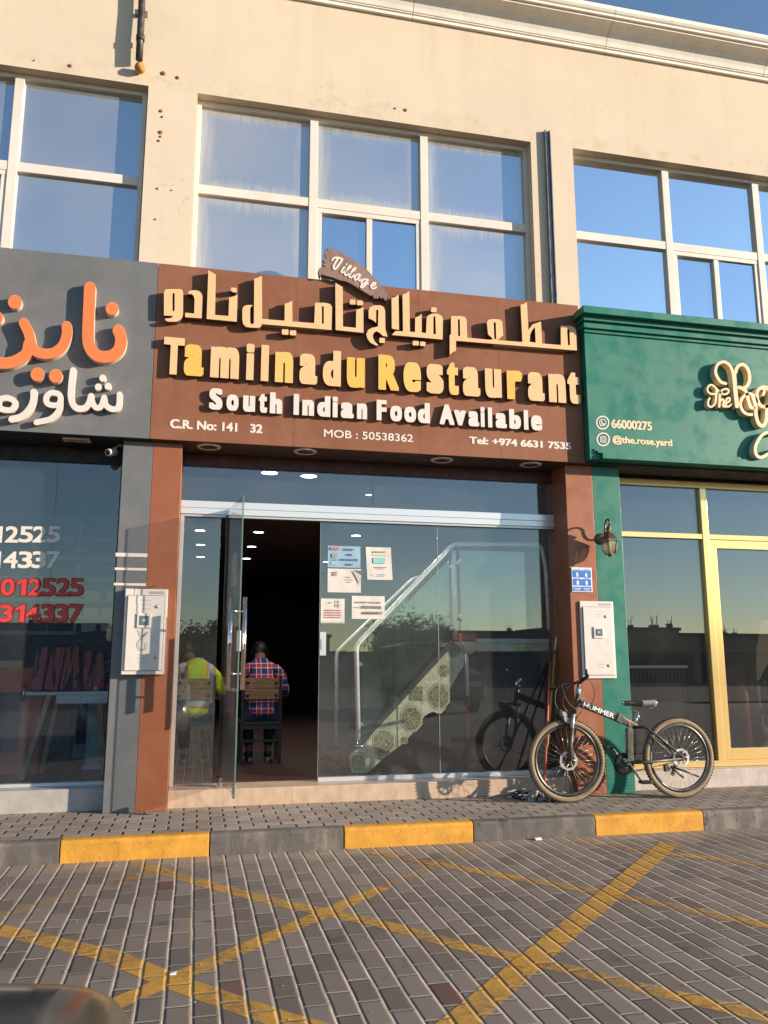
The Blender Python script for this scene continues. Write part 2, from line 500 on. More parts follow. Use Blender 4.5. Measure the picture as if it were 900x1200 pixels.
M_brown = paint('brown_cladding', (0.240, 0.102, 0.060), 0.6, var=0.10, scale=1.3, dust=0.12, dustcol=(0.36, 0.22, 0.15), bump=0.1, streak=0.22, scratch=0.5, spec=0.12)
M_brownp = paint('brown_pillar_cladding', (0.285, 0.098, 0.045), 0.42, var=0.08, scale=1.5, dust=0.15, dustcol=(0.36, 0.22, 0.15), bump=0.1, streak=0.1, scratch=0.6)
M_grey = paint('grey_cladding', (0.140, 0.143, 0.147), 0.45, var=0.08, scale=1.2, dust=0.2, dustcol=(0.3, 0.26, 0.22), bump=0.1, streak=0.15, scratch=0.3)
M_green = paint('green_cladding', (0.014, 0.155, 0.110), 0.42, var=0.018, scale=1.6, dust=0.03, dustcol=(0.2, 0.25, 0.19), bump=0.1, streak=0.25, scratch=0.3)
M_soff = paint('dark_soffit', (0.05, 0.026, 0.02), 0.6, var=0.1)
M_maroon = paint('maroon_header', (0.07, 0.022, 0.02), 0.4, var=0.1)
M_black = paint('black_metal', (0.015, 0.015, 0.016), 0.5, var=0.1, dust=0.1)
def tilemat(name, col, tw, th, grout, ox=0.0, oz=0.0, rough=0.35):
    t = NT(name); p = t.pos(); x, y, z = t.sep(p)
    fx = t.math('FRACT', t.math('DIVIDE', t.math('ADD', t.math('ADD', x, ox), 50.0), tw)); fz = t.math('FRACT', t.math('DIVIDE', t.math('ADD', z, 10+oz), th))
    d = t.math('MINIMUM', t.math('MULTIPLY', t.math('MINIMUM', fx, t.math('SUBTRACT', 1.0, fx)), tw), t.math('MULTIPLY', t.math('MINIMUM', fz, t.math('SUBTRACT', 1.0, fz)), th))
    k = t.ramp(d, 0.001, 0.003)
    c = t.mix(t.ramp(t.noise(p, 9, 6, 0.65), 0.3, 0.7), dark(col, 0.86), dark(col, 1.08))
    c = t.mix(t.math('MULTIPLY', t.ramp(t.noise(t.scale(p, (4, 4, 1.2)), 2.5, 5), 0.5, 0.8), 0.5), c, dark(col, 0.55))
    c = t.mix(k, grout, c)
    return t.done(t.pbr(c, rough, 0, t.bump(k, 0.4, 0.003)))
M_step = tilemat('beige_step_tile', (0.52, 0.38, 0.27), 0.60, 0.4, (0.3, 0.23, 0.17), 0.12, 0.05)
M_rise = tilemat('pale_wall_tile', (0.50, 0.43, 0.38), 0.10, 0.5, (0.36, 0.31, 0.28), 0.0, 0.05)
M_gbase = tilemat('grey_base_tile', (0.40, 0.37, 0.34), 0.60, 0.5, (0.2, 0.19, 0.18), 0.2, 0.05)
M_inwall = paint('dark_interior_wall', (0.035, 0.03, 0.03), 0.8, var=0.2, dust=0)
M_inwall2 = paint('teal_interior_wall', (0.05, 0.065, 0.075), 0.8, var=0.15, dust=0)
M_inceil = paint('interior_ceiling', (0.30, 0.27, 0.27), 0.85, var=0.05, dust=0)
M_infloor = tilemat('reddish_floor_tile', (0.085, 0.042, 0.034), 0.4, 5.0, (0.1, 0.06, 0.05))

def coated(name, refl, dust, col=(0.03, 0.05, 0.09), streak=0.0, edges=0.0, gcol=(0.80, 0.90, 1.0)):
    """reflective coated window pane with dried dust on it"""
    t = NT(name); p = t.pos(); ob = t.n('ShaderNodeTexCoord').outputs['Generated']
    lw = t.n('ShaderNodeFresnel'); lw.inputs['IOR'].default_value = 1.55
    f = t.math('MULTIPLY_ADD', lw.outputs[0], 1.0, refl, clamp=True)
    df = t.n('ShaderNodeBsdfDiffuse'); t.set(df.inputs[0], col)
    gl = t.n('ShaderNodeBsdfGlossy'); gl.inputs['Roughness'].default_value = 0.015; t.set(gl.inputs[0], gcol)
    t.set(gl.inputs['Normal'], t.bump(t.noise(p, 0.8, 0), 0.012, 0.05))
    sh = t.mixs(f, df.outputs[0], gl.outputs[0])
    d2 = t.n('ShaderNodeBsdfDiffuse'); t.set(d2.inputs[0], (0.56, 0.54, 0.46))
    d = t.math('MULTIPLY', t.ramp(t.noise(p, 0.6, 3, 0.5), 0.25, 0.8, 0.6, 1.4), dust)
    if streak:
        s1 = t.noise(t.scale(p, (34, 34, 1.3)), 1.0, 7, 0.75)
        x, y, z = t.sep(ob)
        ed = t.math('MINIMUM', t.math('MINIMUM', x, t.math('SUBTRACT', 1.0, x)), t.math('MINIMUM', z, t.math('SUBTRACT', 1.0, z)))
        ed = t.math('ADD', ed, t.math('MULTIPLY', t.math('SUBTRACT', t.noise(t.scale(p, (14, 14, 1.5)), 1.0, 5, 0.7), 0.5), 0.22))
        m = t.math('MULTIPLY', t.ramp(s1, 0.25, 0.62, 0.35, 1.0), t.ramp(ed, 0.17, -0.02, 0.0, 1.0))
        d = t.math('ADD', d, t.math('MULTIPLY', m, streak), clamp=True)
    return t.done(t.mixs(d, sh, d2.outputs[0]))
M_pane_mid = coated('dusty_coated_pane', 0.72, 0.26, streak=0.34)
M_pane_left = coated('veiled_coated_pane', 0.7, 0.17, streak=0.03)
M_pane_right = coated('clean_coated_pane', 0.92, 0.02, gcol=(0.92, 0.97, 1.0))
M_sash = coated('sash_pane', 0.8, 0.02)

# ------------------------------------------------------------------ the building
YW = 7.50; YP = 7.47; YG = 7.83; ZS = 0.15; ZF = 0.30; ZSOF = 3.35
bld = thing('commercial_building', 'cream rendered two storey building with white cornice above the row of shops', 'building', (1.6, 7.5, 0.15))
XL, XR = -8.4, 11.9
w = MB()
ops = [(-4.22, -0.66), (-0.19, 3.345), (3.84, 7.375)]
WB, WT = 4.86, 6.952
w.box(XL, XR, YW, 7.80, 3.36, WB); w.box(XL, XR, YW, 7.80, WT, 8.62)
xs = [XL]+[x for o in ops for x in o]+[XR]
for a, b in zip(xs[0::2], xs[1::2]): w.box(a, b, YW, 7.80, WB, WT)
w.box(XL, XL+0.25, 7.80, 20, 0.15, 8.62); w.box(XR-0.25, XR, 7.80, 20, 0.15, 8.62)
w.box(XL+0.25, XR-0.25, 19.75, 20, 0.15, 8.62)
w.build('wall', M_wall, bld)
r = MB(); r.box(XL+0.25, XR-0.25, 7.80, 19.75, 8.1, 8.3); r.build('roof', M_wall, bld)
# cornice: moulded profile in lengths butted with an open joint
prof = [(0.0, 8.20), (0.035, 8.20), (0.035, 8.235), (0.05, 8.24), (0.05, 8.25), (0.06, 8.255), (0.075, 8.30), (0.10, 8.345), (0.145, 8.385), (0.20, 8.405),
        (0.255, 8.415), (0.255, 8.44), (0.285, 8.44), (0.285, 8.465), (0.30, 8.475), (0.315, 8.50), (0.315, 8.545), (0.0, 8.56)]
jx = [XL, -6.4, -4.0, -1.6, 0.75, 2.02, 4.28, 6.33, 8.6, 11.0, XR]
for a, b in zip(jx, jx[1:]):
    MB().xprism([(YW-p-0.001, z) for p, z in prof], a+0.003, b-0.003).build('cornice', M_corn, bld)
# upper windows
YGU = 7.645
def upper_window(x0, pm, sash_open):
    x1 = x0+3.535
    f = MB(); t = 0.05
    f.box(x0, x1, 7.60, 7.70, WT-0.045, WT-0.001); f.box(x0, x1, 7.60, 7.70, WB+0.001, WB+0.05)
    f.box(x0+0.001, x0+0.045, 7.602, 7.70, WB+0.05, WT-0.045); f.box(x1-0.045, x1-0.001, 7.602, 7.70, WB+0.05, WT-0.045)
    m1, m2 = x0+1.14, x0+2.315
    for m in (m1, m2): f.box(m, m+0.085, 7.598, 7.70, WB+0.05, WT-0.045)
    zt0, zt1 = 5.935, 6.03
    for a, b in ((x0+0.045, m1), (m1+0.085, m2), (m2+0.085, x1-0.045)): f.box(a, b, 7.603, 7.70, zt0, zt1)
    # inner sash frame of the sliding light in the middle bay
    a, b = m1+0.085, m2
    f.box(a, b, 7.608, 7.69, zt0-0.05, zt0-0.001); f.box(a, a+0.05, 7.61, 7.69, WB+0.05, zt0-0.05); f.box(b-0.05, b, 7.61, 7.69, WB+0.05, zt0-0.05)
    c = (a+b)/2
    f.box(c-0.03, c+0.03, 7.615, 7.68, WB+0.05, zt0-0.05)
    win = f.build('window', M_frame, bld, bevel=0.004)
    ROOT[win.name] = ROOT[bld.name]
    def pane(xa, xb, za, zb, m, y=YGU):
        o = MB().box(xa, xb, y, y+0.012, za, zb).build('pane', m, win)
    for a_, b_ in ((x0+0.04, m1+0.005), (m1+0.08, m2+0.005), (m2+0.08, x1-0.04)): pane(a_, b_, zt1-0.005, WT-0.04, pm)
    pane(x0+0.04, m1+0.005, WB+0.045, zt0+0.005, pm); pane(m2+0.08, x1-0.04, WB+0.045, zt0+0.005, pm)
    pane(a+0.045, c-0.025, WB+0.045, zt0-0.045, M_sash, YGU+0.01); pane(c+0.025, b-0.045, WB+0.045, zt0-0.045, M_sash, YGU-0.012)
    g = MB().box(a-0.01, b+0.01, 7.62, 7.64, WB+0.3, WB+0.302)
    return win
upper_window(-4.21, M_pane_left, 0); upper_window(-0.19, M_pane_mid, 1); upper_window(3.84, M_pane_right, 2)
# pillars
def pillar(x0, x1, m, lab):
    MB().box(x0, x1, YP, 7.95, ZS, ZSOF-0.002).build('pillar', m, bld, lab, bevel=0.003)
pillar(-0.700, -0.443, M_grey, 'grey clad pillar with three white stripes')
pillar(-0.441, -0.185, M_brownp, 'brown clad pillar left of the open glass door')
pillar(3.578, 3.872, M_brownp, 'brown clad pillar behind the bicycle')
pillar(3.874, 4.172, M_green, 'green clad pillar behind the bicycle')
for xa, xb, m, lab in ((-8.1, -0.446, M_black, None), (-0.442, 3.872, M_soff, None), (3.876, 11.6, M_black, None)):
    MB().box(xa, xb, 7.385, 8.0, ZSOF, ZSOF+0.05).build('soffit', m, bld)
MB().box(-0.183, 3.576, 7.80, 7.90, 3.225, 3.348).build('header', M_maroon, bld)
MB().box(-8.1, -0.702, 7.80, 7.90, 3.20, 3.348).build('header', M_black, bld)
MB().box(4.174, 11.6, 7.80, 7.90, 3.315, 3.348).build('header', M_black, bld)
MB().box(-0.1835, 3.5765, 7.57, 7.945, ZS, ZF).build('step', M_step, bld, bevel=0.006)
MB().box(4.1735, 11.6, 7.57, 7.945, ZS, 0.325).build('step', M_rise, bld, bevel=0.004)
MB().box(-8.1, -0.7015, 7.62, 7.945, ZS, 0.335).build('step', M_gbase, bld, bevel=0.004)
# rooms behind the glass
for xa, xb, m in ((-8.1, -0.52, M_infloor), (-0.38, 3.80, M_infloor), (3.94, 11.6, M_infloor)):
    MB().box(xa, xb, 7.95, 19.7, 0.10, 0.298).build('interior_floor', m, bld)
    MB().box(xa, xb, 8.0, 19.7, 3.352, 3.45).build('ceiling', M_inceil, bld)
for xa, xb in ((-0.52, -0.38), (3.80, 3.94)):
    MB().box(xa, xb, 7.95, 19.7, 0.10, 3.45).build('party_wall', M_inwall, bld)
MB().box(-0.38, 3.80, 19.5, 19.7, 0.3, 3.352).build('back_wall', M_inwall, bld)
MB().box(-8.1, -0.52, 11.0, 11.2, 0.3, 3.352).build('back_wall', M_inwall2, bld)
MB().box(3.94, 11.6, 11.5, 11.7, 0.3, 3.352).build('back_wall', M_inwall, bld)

# rusty fixing marks left on the pier, and small things screwed to the wall
M_rust = paint('rust', (0.22, 0.09, 0.03), 0.85, var=0.3, scale=20, dust=0, bump=0.4, obj=True)
M_pipe = paint('tarred_pipe', (0.03, 0.024, 0.022), 0.5, var=0.3, scale=8, dust=0.2)
M_steel = paint('galvanised_steel', (0.33, 0.34, 0.36), 0.35, 0.85, var=0.1, dust=0.15)
for k, (px, py, r_) in enumerate([(188.5, 130, .018), (190, 137, .012), (188, 155, .022), (188, 160, .012), (186, 165, .014), (184.5, 221, .012), (201, 223, .008), (182, 257, .01), (191, 86, .025), (208, 91, .02), (82, 77, .02), (40, 71, .008), (463, 127, .012), (475, 129, .02)]):
    q = onY(px, py, 7.498)
    b = MB(); b.lathe((q.x, 7.5005, q.z), [(r_, 0), (r_*0.9, 0.006), (r_*0.3, 0.009)], (0, -1, 0), 9)
    b.build('rust_spot', M_rust, bld)
pp = thing('drain_pipe', 'short tarred black pipe hanging down the wall with a rusty open end', 'pipe', onY(165, 40, 7.42))
b = MB(); top = onY(168, -60, 7.42); bot = onY(163, 70, 7.42)
b.tube([top, onY(166, 10, 7.42), onY(164.5, 40, 7.415), bot], 0.034, 14); b.tube([onY(164.5, 44, 7.415)+Vector((0, 0, .02)), onY(164.4, 48, 7.415)], 0.041, 14)
b.build('pipe', M_pipe, pp)
b = MB(); b.lathe(onY(164, 80, 7.44), [(0.0, -0.045), (0.05, -0.035), (0.052, 0.0), (0.03, 0.03), (0, 0.035)], (0, -0.6, -0.8), 14); b.build('end_cap', paint('orange_rust', (0.45, 0.22, 0.06), 0.85, var=0.3, scale=20, obj=True), pp)
b = MB(); q = onY(165.5, 14, 7.45); b.box(q.x-.06, q.x+.06, 7.44, 7.499, q.z-.012, q.z+.012); b.build('clamp', M_steel, pp)
ch = thing('cable_channel', 'narrow grey metal channel fixed upright between the two right windows', 'channel', onY(645, 250, 7.46))
t_ = onY(637.5, 152, 7.47); bt = onY(653, 352, 7.47); xx = (t_.x+bt.x)/2
b = MB(); b.box(xx-.03, xx-.022, 7.455, 7.499, bt.z-.3, t_.z); b.box(xx+.022, xx+.03, 7.455, 7.499, bt.z-.3, t_.z); b.box(xx-.022, xx+.022, 7.485, 7.499, bt.z-.3, t_.z)
b.build('rail', M_steel, ch)
b = MB(); b.box(xx-.021, xx+.0, 7.465, 7.4845, bt.z-.3, t_.z-.02); b.build('cable', M_black, ch)
# ------------------------------------------------------------------ ground: sheet, road, paving
def pavers(t, p, along_y, wrow, lbrk, ox, oy, joint, jit=0.004):
    """running bond: returns (mask 1 on brick, random per brick, height)"""
    x, y, z = t.sep(p)
    jn = t.n('ShaderNodeTexNoise'); t.set(jn.inputs['Vector'], p); jn.inputs['Scale'].default_value = 3.5; jn.inputs['Detail'].default_value = 3
    j = t.sep(jn.outputs['Color'])
    x = t.math('ADD', t.math('ADD', x, ox+100*wrow*10), t.math('MULTIPLY', t.math('SUBTRACT', j[0], 0.5), jit*4))
    y = t.math('ADD', t.math('ADD', y, oy+100*lbrk*10), t.math('MULTIPLY', t.math('SUBTRACT', j[1], 0.5), jit*4))
    a, b = (x, y) if along_y else (y, x)
    u = t.math('DIVIDE', a, wrow); row = t.math('FLOOR', u)
    v = t.math('ADD', t.math('DIVIDE', b, lbrk), t.math('MULTIPLY', t.math('MODULO', row, 2.0), 0.5)); colm = t.math('FLOOR', v)
    fu = t.math('FRACT', u); fv = t.math('FRACT', v)
    du = t.math('MULTIPLY', t.math('MINIMUM', fu, t.math('SUBTRACT', 1.0, fu)), wrow)
    dv = t.math('MULTIPLY', t.math('MINIMUM', fv, t.math('SUBTRACT', 1.0, fv)), lbrk)
    wn_ = t.n('ShaderNodeTexWhiteNoise', noise_dimensions='3D'); t.set(wn_.inputs['Vector'], t.comb(row, colm, 0.0))
    wn2 = t.n('ShaderNodeTexWhiteNoise', noise_dimensions='3D'); t.set(wn2.inputs['Vector'], t.comb(row, colm, 7.0))
    return du, dv, wn_.outputs['Value'], wn2.outputs['Value']
def road_material(painted=None):
    t = NT('road_pavers' if painted is None else 'worn_yellow_paint'); p = t.pos()
    du, dv, rnd, rnd2 = pavers(t, p, True, 0.1115, 0.2385, 0.069, 0.045, 0.006, 0.0022)
    n = t.noise(p, 30, 5, 0.7); nn = t.noise(p, 1.0, 5, 0.6)
    jw = t.math('ADD', t.math('MULTIPLY', rnd2, 0.0022), t.math('MULTIPLY', n, 0.0062))
    d = t.math('MINIMUM', du, t.math('ADD', dv, 0.0012))
    mask = t.ramp(t.math('SUBTRACT', d, jw), -0.0012, 0.0018)
    c = t.mix(t.ramp(rnd, 0.0, 1.0), (0.135, 0.110, 0.093), (0.215, 0.178, 0.152))
    c = t.mix(t.ramp(rnd2, 0.975, 0.98), c, (0.125, 0.066, 0.055))
    c = t.mix(t.math('MULTIPLY', t.ramp(t.noise(p, 180, 3, 0.8), 0.5, 0.75), 0.5), c, (0.17, 0.15, 0.135))
    c = t.mix(t.math('MULTIPLY', t.ramp(nn, 0.42, 0.75), 0.40), c, (0.25, 0.20, 0.155))
    c = t.mix(t.math('MULTIPLY', t.ramp(t.noise(p, 3.2, 4, 0.6), 0.60, 0.75), 0.55), c, (0.025, 0.022, 0.02))
    sand = t.mix(t.ramp(t.noise(p, 6, 4), 0.35, 0.65), (0.36, 0.29, 0.22), (0.56, 0.46, 0.36))
    yk = t.sep(p)[1]
    # sand swept against the kerb
    dr = t.math('MULTIPLY', t.ramp(t.math('ADD', yk, t.math('MULTIPLY', t.noise(p, 4, 4), 0.35)), 6.18, 6.62), t.ramp(t.noise(p, 60, 4), 0.3, 0.6, 0.45, 1))
    base = t.mix(mask, sand, c)
    base = t.mix(t.math('MULTIPLY', dr, 0.75), base, (0.36, 0.28, 0.20))
    h = t.math('ADD', t.math('MULTIPLY', t.ramp(d, 0.0, 0.014), 1.0), t.math('MULTIPLY', t.noise(p, 140, 4, 0.7), 0.25))
    h = t.math('ADD', h, t.math('MULTIPLY', rnd, 0.45))
    nrm = t.bump(h, 1.0, 0.007)
    if painted is None:
        return t.done(t.pbr(base, 0.82, 0, nrm, 0.3))
    wear = t.math('ADD', t.math('MULTIPLY', t.noise(p, 26, 6, 0.75), 0.65), t.math('MULTIPLY', t.noise(p, 2.1, 4), 0.5))
    a = t.math('MULTIPLY', t.ramp(wear, painted+0.14, painted-0.18, 0.06, 0.84), t.math('MULTIPLY_ADD', mask, 0.75, 0.25))
    yc = t.mix(t.ramp(t.noise(p, 14, 5), 0.35, 0.7), (0.64, 0.34, 0.055), (0.52, 0.29, 0.08))
    pr = t.pbr(yc, 0.75, 0, nrm, 0.3)
    tr = t.n('ShaderNodeBsdfTransparent')
    return t.done(t.mixs(a, tr.outputs[0], pr))
def walk_material():
    t = NT('walk_pavers'); p = t.pos()
    du, dv, rnd, rnd2 = pavers(t, p, False, 0.114, 0.213, 0.0, 0.0, 0.006, 0.003)
    n = t.noise(p, 24, 4, 0.7)
    mu = t.ramp(t.math('SUBTRACT', du, t.math('MULTIPLY', n, 0.006)), 0.0, 0.003)
    mv = t.ramp(t.math('SUBTRACT', dv, t.math('MULTIPLY', n, 0.008)), 0.002, 0.0045)
    c = t.mix(rnd, (0.25, 0.205, 0.165), (0.36, 0.298, 0.243))
    c = t.mix(t.math('MULTIPLY', t.ramp(t.noise(p, 1.6, 5, 0.65), 0.45, 0.7), 0.55), c, (0.15, 0.13, 0.115))
    c = t.mix(t.math('MULTIPLY', t.ramp(t.noise(p, 90, 4), 0.5, 0.75), 0.4), c, (0.31, 0.255, 0.205))
    c = t.mix(mu, (0.30, 0.24, 0.19), c)
    c = t.mix(mv, (0.02, 0.017, 0.016), c)
    h = t.math('ADD', t.math('MINIMUM', t.ramp(du, 0.0, 0.012), t.ramp(dv, 0.0, 0.014)), t.math('MULTIPLY', t.noise(p, 120, 4), 0.3))
    h = t.math('ADD', h, t.math('MULTIPLY', rnd2, 0.35))
    return t.done(t.pbr(c, 0.85, 0, t.bump(h, 0.9, 0.006), 0.25))
def sheet(name, x0, x1, y0, y1, z, m):
    o = MB().add([(x0, y0, z), (x1, y0, z), (x1, y1, z), (x0, y1, z)], [(0, 1, 2, 3)]).build(name, m)
    return tag(o, kind='structure')
M_soil = paint('dry_ground', (0.30, 0.23, 0.16), 0.95, var=0.2, scale=0.2, dust=0.2, bump=0.3, bsc=3, spec=0.1)
M_asph = paint('asphalt', (0.06, 0.056, 0.052), 0.9, var=0.2, scale=1.0, dust=0.25, bump=0.4, bsc=90, spec=0.2)
sheet('ground', -900, 900, -900, 900, -0.06, M_soil)
sheet('street', -300, 300, -24, -10, -0.004, M_asph)
sheet('parking_lot', -14, 16, -9.9, 6.44, 0.0, road_material())
tag(MB().box(-14, 16, 6.545, 8.0, -0.05, ZS).build('sidewalk', walk_material()), kind='structure')

def kerb_mat(name, col, pnt):
    t = NT(name); p = t.pos()
    c = t.mix(t.ramp(t.noise(p, 5, 6, 0.65), 0.3, 0.7), dark(col, 0.82), dark(col, 1.12))
    if pnt:
        c = t.mix(t.math('MULTIPLY', t.ramp(t.noise(t.scale(p, (1.3, 1, 0.8)), 9, 6, 0.72), 0.58, 0.72), 0.75), c, (0.34, 0.18, 0.05))
        ln = t.math('LESS_THAN', t.math('ABSOLUTE', t.math('SUBTRACT', t.noise(t.scale(p, (2.2, 2.2, 0.8)), 3, 3, 0.5, 1.2), 0.5)), 0.003)
        c = t.mix(t.math('MULTIPLY', ln, 0.7), c, (0.25, 0.12, 0.03))
    else:
        c = t.mix(t.math('MULTIPLY', t.ramp(t.noise(t.scale(p, (2, 2, 0.5)), 3, 6, 0.7), 0.45, 0.7), 0.8), c, (0.25, 0.215, 0.18))
        c = t.mix(t.math('MULTIPLY', t.ramp(t.noise(p, 8, 5, 0.7), 0.57, 0.68), 0.7), c, (0.025, 0.022, 0.02))
    h = t.math('ADD', t.noise(p, 70, 5, 0.7), t.math('MULTIPLY', t.noise(p, 9, 4), 1.5))
    return t.done(t.pbr(c, 0.75, 0, t.bump(h, 0.5, 0.006), 0.3))
M_ky = kerb_mat('kerb_yellow', (0.60, 0.295, 0.04), True); M_kg = kerb_mat('kerb_concrete', (0.115, 0.102, 0.092), False)
kx = [-13.1, -12.08, -11.06, -10.04, -9.03, -8.02, -7.0, -5.98, -4.97, -3.95, -2.92, -1.90, -0.874, 0.156, 1.153, 2.181, 3.222, 4.209, 5.22, 6.24, 7.26, 8.28, 9.3, 10.3, 11.3, 12.3, 13.3]
for i, (a, b) in enumerate(zip(kx, kx[1:])):
    y = (i % 2 == 0)
    k = MB(); jo = random.uniform(-0.004, 0.004)
    pr = [(6.44+jo, -0.05), (6.44+jo, 0.128), (6.452+jo, 0.148), (6.468+jo, 0.153), (6.545, 0.153), (6.545, -0.05)]
    k.xprism(pr, a+0.004, b-0.004)
    tag(k.build('kerb', M_ky if y else M_kg, bevel=0.004), kind='structure')

# painted no-parking lattice
def stripe(pts, wdt, wear, z):
    pts = [Vector((x, y)) for x, y in pts]; v = []; f = []
    for i, p in enumerate(pts):
        d = (pts[min(i+1, len(pts)-1)]-pts[max(i-1, 0)]).normalized(); nn = Vector((-d.y, d.x))*wdt/2
        v += [(p.x+nn.x, p.y+nn.y, z), (p.x-nn.x, p.y-nn.y, z)]
    for i in range(len(pts)-1): f.append((2*i+1, 2*i+3, 2*i+2, 2*i))
    o = MB().add(v, f).build('road_marking', road_material(wear)); tag(o, kind='structure')
stripe([(-2.6, 6.3), (-1.7, 5.62), (-0.948, 4.985), (-0.34, 4.454), (-0.05, 4.058), (0.39, 3.553), (1.9, 2.1)], 0.135, 0.69, 0.0012)
stripe([(-0.36, 6.33), (-0.281, 6.234), (0.168, 5.60), (0.548, 5.13), (1.014, 4.66), (1.341, 4.21), (1.658, 3.88), (1.916, 3.557), (2.259, 3.164), (3.2, 2.1)], 0.115, 0.63, 0.0016)
stripe([(-2.0, 2.1), (-0.373, 3.755), (-0.05, 4.07), (0.355, 4.478), (0.708, 4.828), (1.2, 5.33)], 0.115, 0.66, 0.0020)
stripe([(1.2, 5.33), (2.12, 6.26)], 0.11, 0.50, 0.0024)
stripe([(0.0, 2.3), (1.077, 3.379), (1.58, 3.905), (2.34, 4.690), (3.48, 5.88), (3.66, 6.07)], 0.145, 0.70, 0.0028)
stripe([(1.35, 6.28), (1.506, 6.076), (2.052, 5.40), (2.466, 4.93), (2.776, 4.513), (3.046, 4.137), (4.4, 2.6)], 0.115, 0.60, 0.0032)
stripe([(2.95, 6.3), (3.435, 5.765), (3.913, 5.263), (6, 3.0)], 0.115, 0.58, 0.0036)
stripe([(-2.2, 4.1), (-1.25, 4.98), (-0.72, 5.55), (-0.15, 6.1)], 0.12, 0.52, 0.0040)
# grit, a leaf and paper scraps
M_grit = paint('pebble', (0.32, 0.27, 0.22), 0.9, var=0.3, scale=30, obj=True)
g = MB(); rr = random.Random(3)
for i in range(240):
    x = rr.uniform(-2.5, 6); y = rr.choice([rr.uniform(3.2, 6.4), rr.uniform(6.2, 6.43)]); r_ = rr.uniform(0.002, 0.006)
    g.lathe((x, y, 0.001), [(r_, 0), (r_*0.8, r_*0.7), (0, r_)], (rr.uniform(-.3, .3), rr.uniform(-.3, .3), 1), 5)
tag(g.build('grit', M_grit), 'loose grit and pebbles scattered over the road pavers', 'grit', kind='stuff')
M_paper = paint('paper', (0.75, 0.72, 0.66), 0.7, var=0.05, dust=0.1, obj=True)
q = onZ(203, 1142, 0.0)
b = MB(); b.add([(q.x-.016, q.y-.008, .006), (q.x+.014, q.y-.010, .008), (q.x+.018, q.y+.006, .013), (q.x-.010, q.y+.009, .008)], [(0, 1, 2, 3)])
b.add([(q.x-.016, q.y-.008, .006), (q.x+.014, q.y-.010, .008), (q.x+.012, q.y-.014, .0005), (q.x-.014, q.y-.012, .0005)], [(3, 2, 1, 0)])
tag(b.build('paper_scrap', M_paper), 'crumpled white paper scrap on the crossing yellow lines', 'litter')
q = onZ(631, 984.5, 0.0)
tag(MB().obox((q.x, q.y, .01), (.028, .004, 0), (0, .012, .004), (0, 0, .003)).build('paper_scrap', M_paper), 'flat white paper scrap lying near the concrete kerb', 'litter')
# ------------------------------------------------------------------ shop signs
YB = 7.37      # face of the brown and grey sign boxes
M_peach = paint('peach_acrylic', (0.74, 0.46, 0.235), 0.35, var=0.03, dust=0.06, bump=0.02)
M_yel = paint('yellow_acrylic', (0.78, 0.43, 0.09), 0.35, var=0.03, dust=0.05, bump=0.02)
M_ylw2 = paint('amber_acrylic', (0.76, 0.46, 0.14), 0.35, var=0.03, dust=0.05, bump=0.02)
M_white = paint('white_acrylic', (0.66, 0.60, 0.545), 0.4, var=0.03, dust=0.08, bump=0.02)
M_vinyl = paint('white_vinyl', (0.68, 0.60, 0.53), 0.5, var=0.03, dust=0.05, bump=0)
M_orange = paint('orange_acrylic', (0.72, 0.19, 0.058), 0.3, var=0.03, dust=0.05, bump=0.02)
M_cream = paint('cream_acrylic', (0.76, 0.58, 0.36), 0.35, var=0.04, dust=0.05, bump=0.02)

bs = thing('shop_sign', 'brown sign box with raised Arabic and English lettering over the open glass door', 'sign', (1.65, YB, ZSOF))
MB().box(-0.470, 3.752, YB, 7.4985, ZSOF+0.001, 5.036).build('sign_panel', M_brown, bs, bevel=0.003)
M_seam = paint('seam', (0.15, 0.065, 0.04), 0.6, dust=0.3)
for x in (0.82, 2.03, 2.86): MB().box(x, x+0.002, YB-0.0008, YB+0.01, ZSOF+0.004, 5.03).build('panel_seam', M_seam, bs)
DA = 0.072
M_ret = paint('brown_return_shade', (0.10, 0.055, 0.03), 0.5, dust=0.1); M_retw = paint('grey_return_shade', (0.16, 0.13, 0.115), 0.5, dust=0.1)  # shade of the letter sides painted into the colour of the returns
def ar(ox, oy, s, outer, *holes, lab=None):
    sh = [('poly', zm(ox, oy, s, outer))]+[('hole', zm(ox, oy, s, h)) for h in holes]
    shape_obj('letter', sh, YB-0.001, DA, M_peach, bs, 0.4, M_ret)
A1 = (180, 310, 6); A2 = (280, 310, 6); A3 = (390, 320, 6); A4 = (530, 340, 5.625)
ar(*A1, [(73, 200), (78, 182), (92, 173), (190, 172), (203, 180), (208, 200), (207, 345), (203, 370), (185, 392), (160, 402), (105, 402), (88, 396), (78, 380), (112, 378), (130, 372), (137, 361), (73, 358)], [(133, 206), (140, 200), (148, 203), (148, 322), (141, 329), (133, 326)])
ar(*A1, [(243, 196), (256, 184), (290, 180), (320, 186), (337, 203), (344, 228), (338, 378), (222, 370), (222, 338), (286, 345), (288, 245), (282, 220), (268, 207), (246, 208)])
ar(*A1, [(385, 40), (438, 70), (432, 354), (527, 362), (531, 232), (550, 229), (589, 213), (585, 402), (373, 382)])
ar(*A1, [(545, 162), (580, 163), (584, 168), (584, 193), (578, 198), (552, 192), (543, 180)])
ar(*A2, [(24, 320), (28, 302), (40, 289), (60, 284), (98, 285), (84, 297), (79, 312), (79, 400), (82, 413), (90, 420), (100, 419), (105, 410), (108, 100), (140, 90), (162, 78), (163, 382), (321, 395), (322, 275), (350, 268), (375, 252), (376, 400), (530, 412), (535, 268), (610, 269), (640, 277), (655, 298), (651, 460), (160, 418), (158, 432), (140, 445), (80, 443), (48, 438), (30, 418), (24, 390)], [(583, 295), (590, 291), (597, 297), (597, 417), (584, 416)])
